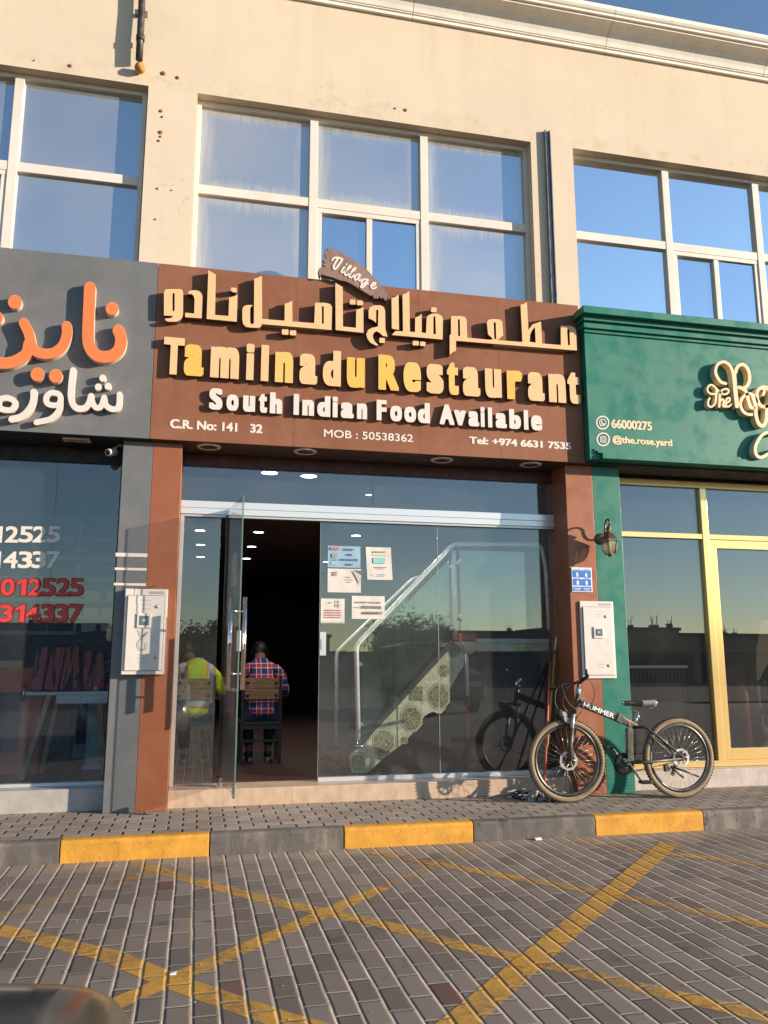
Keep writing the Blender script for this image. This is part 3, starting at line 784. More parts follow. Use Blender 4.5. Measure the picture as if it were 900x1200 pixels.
for c in (((303, 455), (344, 456), (349, 462), (347, 494), (308, 492), (301, 486)), ((360, 462), (398, 463), (404, 469), (402, 499), (364, 497), (357, 490))): ar(*A2, c)
ar(*A3, [(18, 68), (70, 98), (71, 376), (163, 385), (165, 256), (190, 252), (215, 238), (216, 420), (20, 400)])
for c in (((122, 185), (156, 187), (161, 193), (159, 221), (124, 220), (118, 214)), ((172, 192), (208, 194), (214, 200), (212, 227), (176, 226), (168, 220))): ar(*A3, c)
ar(*A3, [(252, 262), (262, 240), (290, 228), (335, 226), (358, 238), (368, 265), (370, 395), (385, 447), (352, 442), (330, 420), (308, 408), (288, 420), (280, 445), (292, 478), (322, 508), (305, 510), (265, 490), (243, 460), (236, 430), (248, 400), (275, 385), (318, 376), (320, 262), (312, 254), (305, 262), (304, 350), (285, 332), (252, 318)])
ar(*A3, [(330, 455), (362, 457), (367, 462), (365, 491), (331, 490), (326, 483)])
ar(*A3, [(413, 176), (440, 168), (462, 150), (466, 400), (415, 390)])
ar(*A3, [(490, 152), (515, 143), (538, 125), (542, 412), (578, 415), (580, 312), (605, 304), (625, 286), (625, 418), (656, 422), (660, 312), (675, 294), (700, 285), (740, 286), (766, 300), (775, 322), (772, 467), (415, 435), (440, 407), (494, 410)], [(707, 310), (714, 302), (721, 306), (725, 430), (708, 428)])
ar(*A3, [(694, 240), (726, 242), (731, 248), (729, 276), (695, 275), (689, 268)])
for c in (((564, 476), (600, 478), (606, 484), (604, 509), (567, 508), (560, 501)), ((616, 481), (648, 483), (653, 489), (650, 514), (618, 512), (612, 505))): ar(*A3, c)
ar(*A4, [(-8, 172), (50, 170), (82, 176), (95, 192), (99, 313), (232, 326), (262, 327), (266, 318), (236, 292), (228, 212), (240, 196), (268, 190), (312, 193), (330, 207), (336, 298), (308, 322), (300, 330), (463, 342), (450, 96), (470, 92), (492, 79), (502, 262), (530, 226), (585, 207), (592, 352), (716, 362), (715, 232), (790, 237), (810, 250), (816, 270), (822, 398), (25, 333), (24, 400), (5, 408), (-17, 428), (-17, 298), (-8, 290)],
   [(37, 196), (43, 190), (50, 194), (52, 304), (39, 302)], [(273, 216), (280, 210), (287, 215), (290, 322), (277, 322)], [(510, 340), (514, 290), (528, 262), (545, 242), (550, 346)], [(757, 264), (765, 258), (772, 264), (777, 364), (763, 362)])
# English lines: every letter has its own box, measured on the face of the sign
DB = 0.058
Yl = YB-DB
zc = onY(191.6, 394.4, Yl).z; zb = onY(203.7, 438.8, Yl).z; zx = onY(333, 412.4, Yl).z
P_, Y_, A_ = M_peach, M_yel, M_ylw2
def line2(letters, ox, oy, s, zb, zx, zc, dep, mats, back, kw=(0.44, 0.033, 1.4)):
    Yf = back-dep
    for k, (chh, a, b, ym) in enumerate(letters):
        xa = onY(ox+a/s, oy+ym/s, Yf).x; xb = onY(ox+b/s, oy+ym/s, Yf).x
        top = zc if (chh.isupper() or chh in 'ldbhki') else zx
        if chh == 't': top = zx+(zc-zx)*0.55
        m = mats[k] if isinstance(mats, (list, tuple)) else mats
        text_box('letter', chh, xa, xb, zb, top, back-0.001, dep, m, bs, *kw, side=M_ret if m is not M_white else M_retw)
ZA = (180, 380, 3.4615); ZB_ = (430, 400, 3.3333)
line2([('T', 40, 124, 130), ('a', 124, 204, 150), ('m', 231, 347, 155), ('i', 376, 408, 150), ('l', 436, 467, 160), ('n', 493, 566, 175), ('a', 592, 664, 185), ('d', 687, 760, 180), ('u', 784, 856, 200)], *ZA, zb, zx, zc, DB, [P_, Y_, P_, P_, P_, A_, P_, P_, Y_], YB)
line2([('R', 45, 124, 125), ('e', 143, 211, 140), ('s', 233, 299, 145), ('t', 313, 358, 150), ('a', 375, 442, 165), ('u', 462, 526, 165), ('r', 547, 607, 170), ('a', 629, 693, 175), ('n', 710, 776, 180), ('t', 784, 832, 180)], *ZB_, zb, zx, zc, DB, [Y_, A_, P_, A_, P_, P_, Y_, P_, P_, P_], YB)
DC = 0.045; Yl = YB-DC
zc2 = onY(252, 455, Yl).z; zb2 = onY(252, 480, Yl).z; zx2 = onY(273, 462.5, Yl).z
line2([('S', 226, 280, 300), ('o', 296, 345, 315), ('u', 363, 412, 320), ('t', 427, 461, 315), ('h', 472, 522, 315), ('I', 568, 590, 325), ('n', 603, 651, 340), ('d', 664, 717, 335), ('i', 726, 747, 335), ('a', 760, 812, 345), ('n', 825, 866, 350)], *ZA, zb2, zx2, zc2, DC, M_white, YB)
line2([('F', 38, 77, 275), ('o', 91, 137, 285), ('o', 146, 192, 290), ('d', 199, 246, 285), ('A', 284, 341, 290), ('v', 341, 386, 300), ('a', 397, 438, 305), ('i', 444, 460, 300), ('l', 473, 489, 300), ('a', 503, 546, 310), ('b', 556, 601, 305), ('l', 613, 630, 305), ('e', 641, 684, 315)], *ZB_, zb2, zx2, zc2, DC, M_white, YB)
def flat_line(name, s, pa, pb, Y, mat, parent, kw, dep=0.003):
    """pa = top-left pixel of the ink, pb = bottom-right"""
    a = onY(*pa, Y); b = onY(*pb, Y)
    return text_box(name, s, a.x, b.x, b.z, a.z, Y-0.0005, dep, mat, parent, *kw)
flat_line('lettering', 'C.R. No: 141   32', (199.5, 491.0), (307.5, 508.0), YB, M_vinyl, bs, (0.5, 0.022, 1.3))
flat_line('lettering', 'MOB : 50538362', (379.5, 503.0), (484, 518.3), YB, M_vinyl, bs, (1.0, 0.014, 1.0))
flat_line('lettering', 'Tel: +974 6631 7535', (549.5, 511.5), (669.5, 527.0), YB, M_vinyl, bs, (0.5, 0.024, 1.3))

# the plank above it
pk = thing('plank_sign', 'torn brown plank with white brush lettering Village fixed on the brown sign', 'sign', (1.4, 7.3, 5.0))
M_plank = paint('pink_brown_board', (0.25, 0.155, 0.125), 0.55, var=0.18, scale=4, dust=0.12, dustcol=(0.40, 0.25, 0.19), streak=0.3)
V = (360, 280, 9)
shape_obj('board', [('poly', zm(*V, [(205, 92), (255, 98), (330, 128), (440, 190), (560, 265), (650, 345), (750, 455), (805, 515), (830, 555), (850, 590), (838, 600), (836, 655), (815, 640), (800, 618), (775, 632), (765, 600), (750, 628), (705, 626), (690, 590), (672, 600), (640, 580), (560, 530), (460, 470), (400, 444), (350, 437), (270, 405), (200, 388), (150, 372), (140, 402), (128, 380), (118, 325), (135, 302), (205, 288), (172, 280), (160, 252), (205, 268), (165, 222), (168, 188), (208, 214), (188, 150), (190, 105), (235, 150)]))], 7.375, 0.06, M_plank, pk, 0.35)
def vs_(pts, r=9.5): return ('stroke', smooth_path(zm(*V, pts), 4), r/9)
for sh in ([vs_([(262, 222), (285, 200), (330, 197), (372, 212)], 10), vs_([(325, 205), (300, 245), (278, 290), (290, 318), (320, 290), (345, 255), (370, 215)], 11)],
           [vs_([(392, 292), (365, 332), (362, 352), (385, 350), (410, 320)], 9), ('dot', zm(*V, [(412, 268)])[0], 1.1)],
           [vs_([(410, 330), (455, 300), (460, 282), (440, 292), (405, 345), (398, 375), (420, 382), (450, 350)], 9)],
           [vs_([(450, 355), (500, 325), (508, 305), (488, 315), (452, 370), (445, 400), (470, 405), (495, 380)], 9)],
           [vs_([(548, 372), (520, 380), (500, 410), (505, 432), (530, 420), (560, 380), (542, 420), (548, 440), (575, 428)], 9)],
           [vs_([(625, 425), (595, 428), (572, 455), (582, 475), (610, 462), (640, 430), (612, 485), (580, 512), (565, 500), (590, 480), (640, 470)], 9)],
           [vs_([(672, 492), (705, 488), (722, 468), (700, 462), (675, 490), (680, 518), (705, 522), (728, 508)], 9)]):
    shape_obj('letter', sh, 7.3145, 0.006, M_vinyl, pk, 0.25)

# grey sign on the left
gs = thing('shop_sign', 'grey sign box with big orange and white rounded Arabic letters', 'sign', (-2.5, YB, ZSOF))
MB().box(-8.2, -0.474, YB, 7.4985, ZSOF+0.001, 5.036).build('sign_panel', M_grey, gs, bevel=0.003)
G = (0, 320, 5.625)
def gst(pts, r, k=6): return ('stroke', smooth_path(zm(*G, pts), k), r/5.625)
def gdot(p, r): return ('dot', zm(*G, [p])[0], r/5.625)
M_rim = paint('pale_letter_return', (0.55, 0.45, 0.40), 0.4, dust=0.1)
DO = 0.078
def two(shapes, m, d=DO):
    shape_obj('letter', shapes, YB-0.001, d-0.012, M_rim, gs, 0.5)
    shape_obj('letter_face', [(s[0], s[1], s[2]-0.25) for s in shapes], YB-d+0.0115, 0.012, m, gs, 0.5)
two([gst([(592, 96), (585, 260), (580, 430), (598, 500), (640, 542), (690, 553), (740, 541), (782, 505), (797, 450), (792, 405), (780, 378)], 39)], M_orange)
two([gdot((738, 234), 43)], M_orange)
two([gst([(439, 350), (440, 400), (418, 470), (368, 517), (310, 533), (245, 520), (208, 482), (190, 400), (157, 328)], 34), gst([(190, 470), (170, 535), (80, 587), (0, 593), (-70, 585), (-130, 550), (-150, 480)], 38)], M_orange)
two([gdot((97, 190), 46)], M_orange); two([gdot((-20, 292), 40)], M_orange)
two([gdot((246, 668), 46)], M_orange); two([gdot((367, 678), 46)], M_orange)
two([gst([(482, 642), (470, 740), (468, 820), (485, 872), (520, 895), (565, 885), (590, 850), (600, 812)], 22), gst([(600, 815), (612, 862), (638, 888), (668, 875), (686, 820)], 20), gst([(686, 820), (698, 870), (735, 896), (772, 892), (786, 860), (788, 800)], 20)], M_white, 0.06)
for p in ((677, 692), (648, 751), (712, 746)): two([gdot(p, 24)], M_white, 0.06)
two([gst([(352, 788), (390, 800), (400, 835), (385, 865), (345, 872), (308, 855), (305, 815), (330, 792), (352, 788)], 19), gst([(398, 840), (390, 900), (335, 960), (240, 984)], 20)], M_white, 0.06)
two([gst([(222, 786), (222, 830), (205, 880), (165, 930), (120, 955), (78, 963)], 24)], M_white, 0.06)
two([gst([(50, 822), (90, 840), (98, 870), (75, 900), (35, 903), (0, 890), (-10, 855), (10, 828), (50, 822)], 20), gst([(0, 885), (-60, 900), (-90, 960)], 20)], M_white, 0.06)

# green sign on the right
YGS = 7.27
es = thing('shop_sign', 'green sign box with stepped cornice and looping cream script', 'sign', (5.8, YGS, 3.36))
b = MB(); b.box(3.757, 11.6, YGS, 7.4985, 3.40, 4.93); b.build('sign_panel', M_green, es)
def mould(za, zb_, pr):
    m = MB(); y0 = YGS-pr; y1 = YGS-0.0005
    m.box(3.757-pr*0.5, 11.6+pr, y0, y1, za, zb_)
    m.box(3.757-pr*0.5, 3.7565, y1, YB-0.006, za, zb_)
    m.build('moulding', M_green, es, bevel=0.004)
mould(4.700, 4.735, 0.020); mould(4.7355, 4.80, 0.05); mould(4.8005, 4.85, 0.085); mould(4.8505, 4.925, 0.15)
b = MB(); b.box(3.87, 11.6, YGS-0.05, YGS-0.001, 3.372, 3.43); b.box(3.83, 11.6, YGS-0.03, YGS-0.001, 3.4305, 3.452); b.box(3.80, 11.6, YGS-0.015, YGS-0.001, 3.4525, 3.475)
b.box(3.757, 11.6, YGS+0.0005, 7.46, 3.372, 3.399); b.build('bottom_lip', M_green, es)
R_ = (820, 410, 8.5714)
def rst(pts, r, k=7): return ('stroke', smooth_path(zm(*R_, pts), k), (tuple(q/8.5714 for q in r) if isinstance(r, tuple) else r/8.5714))
def script(sh, dd=0.075):
    shape_obj('letter', sh, YGS-0.0005, dd, M_cream, es, 0.22)
script([rst([(262, 338), (215, 322), (178, 275), (160, 215), (180, 150), (238, 120), (295, 148), (330, 215), (347, 330), (360, 450), (374, 565)], 14), ('stroke', zm(*R_, [(345, 230), (358, 400), (376, 565)]), 20/8.57),
        rst([(362, 225), (385, 165), (438, 148), (485, 195), (503, 280), (485, 350), (440, 385), (395, 374)], 16), rst([(420, 380), (470, 425), (488, 500), (515, 575), (545, 582)], 16)])
script([rst([(560, 575), (572, 520), (545, 460), (500, 440), (450, 460), (415, 515), (415, 570), (440, 620), (480, 645), (522, 650)], 14), rst([(530, 455), (562, 560), (568, 660), (590, 735), (628, 764), (662, 730), (675, 640), (676, 560)], 17)])
script([rst([(640, 372), (590, 400), (575, 470), (600, 545), (650, 572), (700, 545), (715, 460), (690, 390), (640, 372)], 17), rst([(640, 450), (655, 400), (640, 390)], 14)])
script([rst([(760, 835), (690, 828), (630, 855), (580, 925), (558, 1000), (575, 1060), (620, 1080), (690, 1045), (760, 1000)], 15)])
script([rst([(160, 500), (155, 540), (120, 572), (90, 560), (85, 520), (100, 485)], 9), rst([(150, 445), (100, 435), (78, 400), (95, 358), (130, 355), (170, 390), (210, 432), (262, 445), (292, 420), (275, 392), (235, 398), (215, 420)], 9), ('stroke', zm(*R_, [(172, 398), (160, 520)]), 11/8.57)], 0.06)
script([('stroke', zm(*R_, [(205, 420), (197, 570)]), 11/8.57), rst([(200, 530), (222, 495), (242, 510), (238, 560), (258, 572)], 10)], 0.06)
script([rst([(268, 535), (300, 515), (300, 485), (275, 488), (262, 540), (285, 572), (325, 540)], 9)], 0.06)
flat_line('lettering', '66000275', (715.8, 491.2), (764.1, 504.8), YGS, M_cream, es, (0.5, 0.02, 1.0))
me_ = flat_line('lettering', '@the.rose.yard', (717.3, 510.2), (788, 525.4), YGS, M_cream, es, (0.5, 0.02, 1.0))
I_ = (690, 480, 8.1818)
def icon(c, extra):
    ring = [(c[0]+58*cos(a*pi/16), c[1]+60*sin(a*pi/16)) for a in range(33)]
    shape_obj('icon', [('stroke', zm(*I_, ring), 6.5/8.18)]+extra, YGS-0.0005, 0.003, M_vinyl, es, 0.12)
icon((133, 125), [('stroke', zm(*I_, [(133+30*cos(a*pi/12+2.4), 123+30*sin(a*pi/12+2.4)) for a in range(24)]+[(108, 155), (112, 140)]), 4/8.18), ('stroke', smooth_path(zm(*I_, [(122, 112), (125, 128), (138, 140), (147, 136)]), 5), 5.5/8.18)])
icon((138, 285), [('stroke', zm(*I_, [(112, 270), (118, 260), (158, 262), (165, 270), (165, 303), (158, 312), (118, 310), (112, 300), (112, 270)]), 4/8.18), ('stroke', zm(*I_, [(138+12*cos(a*pi/8), 286+12*sin(a*pi/8)) for a in range(17)]), 3.5/8.18)])
# ------------------------------------------------------------------ glass fronts
M_alu = paint('brushed_aluminium', (0.74, 0.74, 0.74), 0.26, 0.5, var=0.012, rvar=0.1, dust=0.02, dustcol=(0.62, 0.62, 0.62), bump=0)
M_chrome = paint('stainless_steel', (0.66, 0.64, 0.62), 0.14, 1.0, var=0.03, dust=0.06, bump=0.01)
M_rail = paint('satin_steel', (0.88, 0.86, 0.82), 0.28, 0.25, var=0.01, rvar=0.1, dust=0.0, bump=0)
M_post = paint('silver_post', (0.62, 0.60, 0.57), 0.3, 0.5, var=0.02, rvar=0.2, dust=0.03)
M_glass = glass('shop_glass', tint=(0.93, 0.95, 0.94), refl=1.7, base=0.02, dust=0.034, dustcol=(0.5, 0.54, 0.53), marks=0.14, dsc=1.1)
M_glass_door = glass('door_glass', tint=(0.89, 0.89, 0.885), refl=1.0, base=0.0, dust=0.02, marks=0.05)
M_glass_t = glass('transom_glass', tint=(0.93, 0.95, 0.95), refl=1.8, base=0.03, dust=0.022)
M_glass_r = glass('right_shop_glass', tint=(0.66, 0.69, 0.69), refl=2.2, base=0.045, dust=0.02, marks=0.35)
M_glass_l = glass('left_shop_glass', tint=(0.86, 0.91, 0.95), refl=1.5, base=0.02, dust=0.03, dustcol=(0.36, 0.42, 0.5), marks=0.06)
M_lock = paint('dull_steel', (0.45, 0.44, 0.42), 0.35, 0.8, dust=0.1)
M_gold = paint('gold_anodised', (1.0, 0.69, 0.28), 0.16, 0.55, var=0.01, rvar=0.1, dust=0.0, dustcol=(0.5, 0.38, 0.2), bump=0.0)

fr = thing('glass_shopfront', 'frameless glass front with polished transom and glass door swung open outwards', 'shopfront', (1.65, YG, ZF))
b = MB(); b.box(-0.183, 3.576, 7.775, 7.845, 2.757, 2.815); b.box(-0.183, 3.576, 7.770, 7.8449, 2.8155, 2.882)
b.build('transom_bar', M_alu, fr, bevel=0.003)
MB().box(-0.182, 3.575, 7.79, 7.8449, 2.735, 2.7565).build('head_track', M_post, fr)
MB().box(-0.1825, -0.148, 7.79, 7.86, ZF+0.002, 2.7345).build('side_post', M_post, fr, bevel=0.002)
MB().box(1.148, 3.575, 7.80, 7.855, ZF+0.001, 0.338).build('bottom_rail', M_alu, fr)
def pane(x0, x1, z0, z1, m, parent, y=YG, name='glass_pane', lab=None):
    return MB().box(x0, x1, y-0.005, y+0.005, z0, z1).build(name, m, parent, lab)
pane(-0.182, 1.664, 2.883, 3.24, M_glass_t, fr); pane(1.667, 3.575, 2.883, 3.24, M_glass_t, fr)
pane(-0.147, 0.192, ZF+0.004, 2.734, M_glass, fr)
pane(1.149, 2.327, 0.3385, 2.734, M_glass, fr); pane(2.331, 3.575, 0.3385, 2.734, M_glass, fr)
MB().box(2.3275, 2.3305, YG-0.004, YG+0.004, 0.3385, 2.734).build('joint', paint('clear_silicone', (0.45, 0.5, 0.5), 0.4, dust=0.1), fr)
MB().box(1.145, 1.1485, YG-0.006, YG+0.006, 0.3385, 2.734).build('edge_strip', M_lock, fr)
b = MB(); q = onY(376, 755, YG); b.box(1.150, 1.21, YG-0.02, YG-0.0055, q.z-0.105, q.z+0.115); b.box(1.165, 1.195, YG-0.026, YG-0.02, q.z-0.05, q.z+0.05)
b.build('lock_case', M_alu, fr)
# the open leaf
HX, HY = 0.243, 7.80; FX, FY = 0.352, 6.972
dv = Vector((FX-HX, FY-HY, 0)); DL = dv.length; dv.normalize(); dn = Vector((dv.y, -dv.x, 0))
def dpt(s, n, z): return Vector((HX, HY, 0))+dv*s+dn*n+Vector((0, 0, z))
door = MB(); door.obox(dpt(DL/2, 0, (0.335+2.79)/2), dv*(DL/2), dn*0.0055, (0, 0, (2.79-0.335)/2))
door = door.build('door', M_glass_door, fr, 'glass door leaf standing open at a right angle')
ROOT[door.name] = ROOT[fr.name]
MB().obox(dpt(DL+0.001, 0, (0.335+2.79)/2), dv*0.0009, dn*0.0057, (0, 0, (2.79-0.335)/2)).build('door_edge', paint('green_glass_edge', (0.10, 0.15, 0.13), 0.15, dust=0.1), door)
for z in (0.345, 2.77):
    MB().obox(dpt(0.06, 0, z), dv*0.07, dn*0.013, (0, 0, 0.035)).build('pivot_fitting', M_chrome, door, bevel=0.003)
MB().obox(dpt(DL-0.04, 0, 0.365), dv*0.03, dn*0.012, (0, 0, 0.045)).build('floor_bolt', M_lock, door, bevel=0.003)
MB().tube([dpt(DL-0.04, 0, 0.325), dpt(DL-0.04, 0, 0.305)], 0.008).build('bolt_pin', M_black, door)
for sgn in (-1, 1):
    h = MB(); s0 = DL-0.10
    zt = 1.93; zb_ = 1.16
    h.tube([dpt(s0, sgn*0.06, zb_), dpt(s0, sgn*0.06, zt)], 0.019, 14)
    for z in (1.81, 1.29): h.tube([dpt(s0, 0, z), dpt(s0, sgn*0.06, z)], 0.009, 10)
    h.build('pull_handle', M_chrome, door)
MB().obox(dpt(DL-0.035, 0, 1.56), dv*0.033, dn*0.014, (0, 0, 0.085)).build('lock_case', M_alu, door, bevel=0.003)
M_notice_w = paint('notice_white', (0.62, 0.60, 0.58), 0.6, var=0.05, dust=0.1)
M_pinkf = paint('faded_pink_film', (0.42, 0.16, 0.16), 0.5, var=0.1, dust=0.2)
# bills stuck on the leaf
def on_door(name, s0, s1, z0, z1, m, lab, cat, off=-0.0065, marks=()):
    root = thing(name, lab, cat, dpt((s0+s1)/2, off, z0))
    MB().obox(dpt((s0+s1)/2, off, (z0+z1)/2), dv*((s1-s0)/2), dn*0.0006, (0, 0, (z1-z0)/2)).build('sheet', m, root)
    for (a, b_, c, d, mm) in marks:
        MB().obox(dpt(s0+(s1-s0)*(a+b_)/2, off-0.0012, z0+(z1-z0)*(c+d)/2), dv*((s1-s0)*(b_-a)/2), dn*0.0003, (0, 0, (z1-z0)*(d-c)/2)).build('printing', mm, root)
M_inkred = paint('red_ink', (0.45, 0.05, 0.06), 0.6, dust=0)
M_ink = paint('grey_ink', (0.10, 0.10, 0.11), 0.6, dust=0)
on_door('notice', 0.33, 0.55, 2.05, 2.34, M_notice_w, 'white notice with red lines stuck on the open door leaf', 'notice', marks=[(0.15, 0.85, 0.2+0.12*k, 0.26+0.12*k, M_inkred) for k in range(5)])
on_door('poster', 0.30, 0.62, 0.95, 1.72, M_pinkf, 'faded pink poster low on the open door leaf', 'poster', marks=[(0.3, 0.42, 0.35, 0.8, M_notice_w)])

# left shop front
lf = thing('glass_shopfront', 'dark blue glass shop window with white and red phone numbers', 'shopfront', (-3, YG, 0.34))
MB().box(-8.1, -0.703, 7.79, 7.87, 0.337, 0.365).build('bottom_rail', M_alu, lf)
MB().box(-0.74, -0.703, 7.80, 7.87, 0.366, 3.198).build('side_post', M_black, lf)
jl = onY(86, 580, YG).x
pane(-8.1, jl-0.15, 0.366, 3.198, M_glass_l, lf); pane(jl-0.147, -0.741, 0.366, 3.198, M_glass_l, lf)
M_redv = paint('red_vinyl', (0.55, 0.045, 0.04), 0.45, dust=0.05)
M_redo = paint('dark_red_outline', (0.16, 0.01, 0.012), 0.45, dust=0)
def digits(items, ptop, pbot, mat, outline=False):
    """each digit: (character, left pixel, right pixel) on the face of the glass"""
    for ch_, pl, pr in items:
        a = onY(pl, ptop, YG-0.006); c = onY(pr, pbot, YG-0.006)
        if ch_ == '1':
            w_, h_ = c.x-a.x, a.z-c.z
            def one(g): return [[(a.x+w_*.52-g, c.z-g), (a.x+w_+g, c.z-g), (a.x+w_+g, a.z+g), (a.x+w_*.62-g*.5, a.z+g), (a.x+w_*.40, a.z-h_*.12), (a.x-g, a.z-h_*.22+g), (a.x-g, a.z-h_*.39-g), (a.x+w_*.52-g, a.z-h_*.26-g*2)]]
            for nm, g, yb, mm in ((('digit_outline', 0.008, YG-0.0055, M_redo),) if outline else ())+(('digit', 0.0, YG-(0.0068 if outline else 0.0055), mat),):
                me = curve_mesh(one(g), 0.0005); stand(me, yb, 0.001); link_mesh(nm, me, mm, lf)
            continue
        if outline: text_box('digit_outline', ch_, a.x-0.008, c.x+0.008, c.z-0.008, a.z+0.008, YG-0.0055, 0.001, M_redo, lf, 0.9, 0.038, 1.0)
        text_box('digit', ch_, a.x, c.x, c.z, a.z, YG-(0.0068 if outline else 0.0055), 0.001, mat, lf, 0.9, 0.02, 1.0)
digits([('0', -27, -12), ('1', -8, 2), ('2', 7, 21), ('5', 23, 38), ('2', 39, 54), ('5', 56, 70)], 616.5, 636, M_vinyl)
digits([('3', -27, -12), ('1', -9, 0), ('4', 5, 20), ('3', 22, 37), ('3', 38, 53), ('7', 55, 69)], 646, 666, M_vinyl)
digits([('0', 2, 16), ('1', 20, 30), ('2', 34, 48), ('5', 50, 64), ('2', 67, 81), ('5', 83, 97)], 678, 698, M_redv, True)
digits([('3', 0, 14), ('1', 18, 28), ('4', 31, 46), ('3', 49, 63), ('3', 65, 79), ('7', 82, 96)], 708.5, 729, M_redv, True)
# right shop front, gold
YR = 7.80
rf = thing('glass_shopfront', 'gold framed dark glass shopfront beside the green pillar', 'shopfront', (6.5, YR, 0.33))
def gbar(name, x0, x1, z0, z1, y0=7.755, y1=7.84): MB().box(x0, x1, y0, y1, z0, z1).build(name, M_gold, rf, bevel=0.004)
gbar('bottom_rail', 4.174, 11.6, 0.327, 0.385, 7.745)
gbar('top_rail', 4.174, 11.6, 3.245, 3.313)
gbar('left_stile', 4.174, 4.20, 0.386, 3.244)
gbar('transom_bar', 4.201, 5.283, 2.682, 2.738)
gbar('mullion', 5.284, 5.360, 0.386, 3.244, 7.75)
gbar('transom_bar', 5.361, 7.6, 2.682, 2.738)
df = MB(); df.box(5.362, 5.448, 7.765, 7.83, 0.386, 2.681); df.box(6.75, 6.85, 7.765, 7.83, 0.386, 2.681); df.box(5.4485, 6.7495, 7.765, 7.83, 2.588, 2.681); df.box(5.4485, 6.7495, 7.765, 7.83, 0.386, 0.50)
dr = df.build('door', M_gold, rf, 'gold framed glass door', bevel=0.004); ROOT[dr.name] = ROOT[rf.name]
pane(5.4475, 6.7505, 0.499, 2.589, M_glass_r, dr, YR)
gbar('mullion', 7.601, 7.70, 0.386, 3.244)
gbar('post', 6.851, 6.93, 0.386, 2.681)
pane(4.2, 5.284, 0.385, 2.683, M_glass_r, rf, YR); pane(4.2, 5.284, 2.737, 3.246, M_glass_r, rf, YR)
pane(5.36, 7.6, 2.737, 3.246, M_glass_r, rf, YR); pane(6.93, 7.6, 0.385, 2.683, M_glass_r, rf, YR)
pane(7.7, 11.6, 0.385, 3.246, M_glass_r, rf, YR)

# ------------------------------------------------------------------ recessed lamps
M_lamprim = paint('white_lamp_rim', (0.75, 0.70, 0.66), 0.4, dust=0.1)
M_lampcup = paint('lamp_reflector', (0.22, 0.15, 0.10), 0.25, 0.6, dust=0.1)
for k, (px, py, lab) in enumerate([(245, 523, 'round recessed downlight under the brown sign nearest the grey pillar'), (358, 528.5, 'round recessed downlight under the sign above the open doorway'),
                   (518, 538.5, 'round recessed downlight under the sign above the stair window'), (622, 544, 'round recessed downlight under the sign nearest the green sign')]):
    q = onZ(px, py, ZSOF); r0 = thing('downlight', lab, 'ceiling light', (q.x, q.y, ZSOF), 'downlights under the brown sign')
    MB().lathe((q.x, q.y, ZSOF), [(0.078, -0.0005), (0.112, -0.001), (0.112, -0.008), (0.10, -0.014), (0.078, -0.012), (0.078, -0.0005)], (0, 0, 1), 28, False).build('rim', M_lamprim, r0)
    MB().lathe((q.x, q.y, ZSOF), [(0.0775, -0.011), (0.055, -0.004), (0.0, -0.003)], (0, 0, 1), 24).build('reflector', M_lampcup, r0)
q = onZ(90, 515, ZSOF); r0 = thing('square_light', 'square yellowish recessed light under the grey sign', 'ceiling light', (q.x, q.y, ZSOF))
MB().box(q.x-.115, q.x+.115, q.y-.06, q.y+.06, ZSOF-.012, ZSOF-.001).build('rim', M_lamprim, r0)
MB().box(q.x-.095, q.x+.095, q.y-.045, q.y+.045, ZSOF-.015, ZSOF-.0125).build('diffuser', paint('yellowed_diffuser', (0.5, 0.4, 0.2), 0.4), r0)
# lit lamps inside the restaurant
M_led = emit('led_disc', (0.92, 0.97, 1.0), 9.0)
first = None
LP = [(0.69, 8.46, 'over the first table'), (1.115, 8.53, ''), (1.945, 9.38, ''), (0.88, 12.58, ''), (0.886, 14.25, ''), (0.90, 15.97, ''), (2.41, 12.6, ''), (2.50, 16.19, ''), (1.918, 8.31, ''), (0.0, 12.6, ''), (0.02, 14.2, ''), (0.03, 15.9, '')]
LL = ['lit round ceiling lamp behind the transom glass, left of the pair above the doorway', 'lit round ceiling lamp behind the transom glass, right of the pair above the doorway', 'small lit ceiling lamp behind the transom glass, lower of the two near its joint',
      'lit ceiling lamp nearest and highest of the row seen through the open doorway', 'middle lit ceiling lamp of the row seen through the open doorway', 'deepest and lowest lit ceiling lamp of the row seen through the open doorway',
      'lit ceiling lamp showing above the blue notice on the glass', 'lit ceiling lamp showing left of the blue notice on the glass', 'small lit ceiling lamp behind the transom glass, upper of the two near its joint',
      'highest lit ceiling lamp seen through the narrow pane beside the brown pillar', 'middle lit ceiling lamp seen through the narrow pane beside the brown pillar', 'lowest lit ceiling lamp seen through the narrow pane beside the brown pillar']
for (x, y, _), lab in zip(LP, LL):
    rad = 0.085 if y < 9 and x < 1.5 else 0.075
    if lab.startswith('small'): rad = 0.035
    r0 = thing('ceiling_lamp', lab, 'ceiling light', (x, y, 3.352), 'lit lamps in the restaurant ceiling')
    MB().lathe((x, y, 3.3515), [(rad, -0.0005), (rad+0.022, -0.001), (rad+0.022, -0.01), (rad, -0.012), (rad, -0.0005)], (0, 0, 1), 24, False).build('rim', M_lamprim, r0)
    MB().lathe((x, y, 3.3515), [(rad-0.001, -0.010), (0.0, -0.0105)], (0, 0, 1), 24).build('diffuser', M_led, r0)
    if y < 13:
        l_ = bpy.data.lights.new('ceiling_lamp_light', 'SPOT'); l_.energy = 26 if rad > .05 else 16; l_.color = (1.0, 0.95, 0.88); l_.spot_size = radians(125); l_.spot_blend = 0.6; l_.shadow_soft_size = 0.06
        lo_ = bpy.data.objects.new('light', l_); COL.objects.link(lo_); lo_.parent = r0; lo_.location = (0, 0, -0.03)
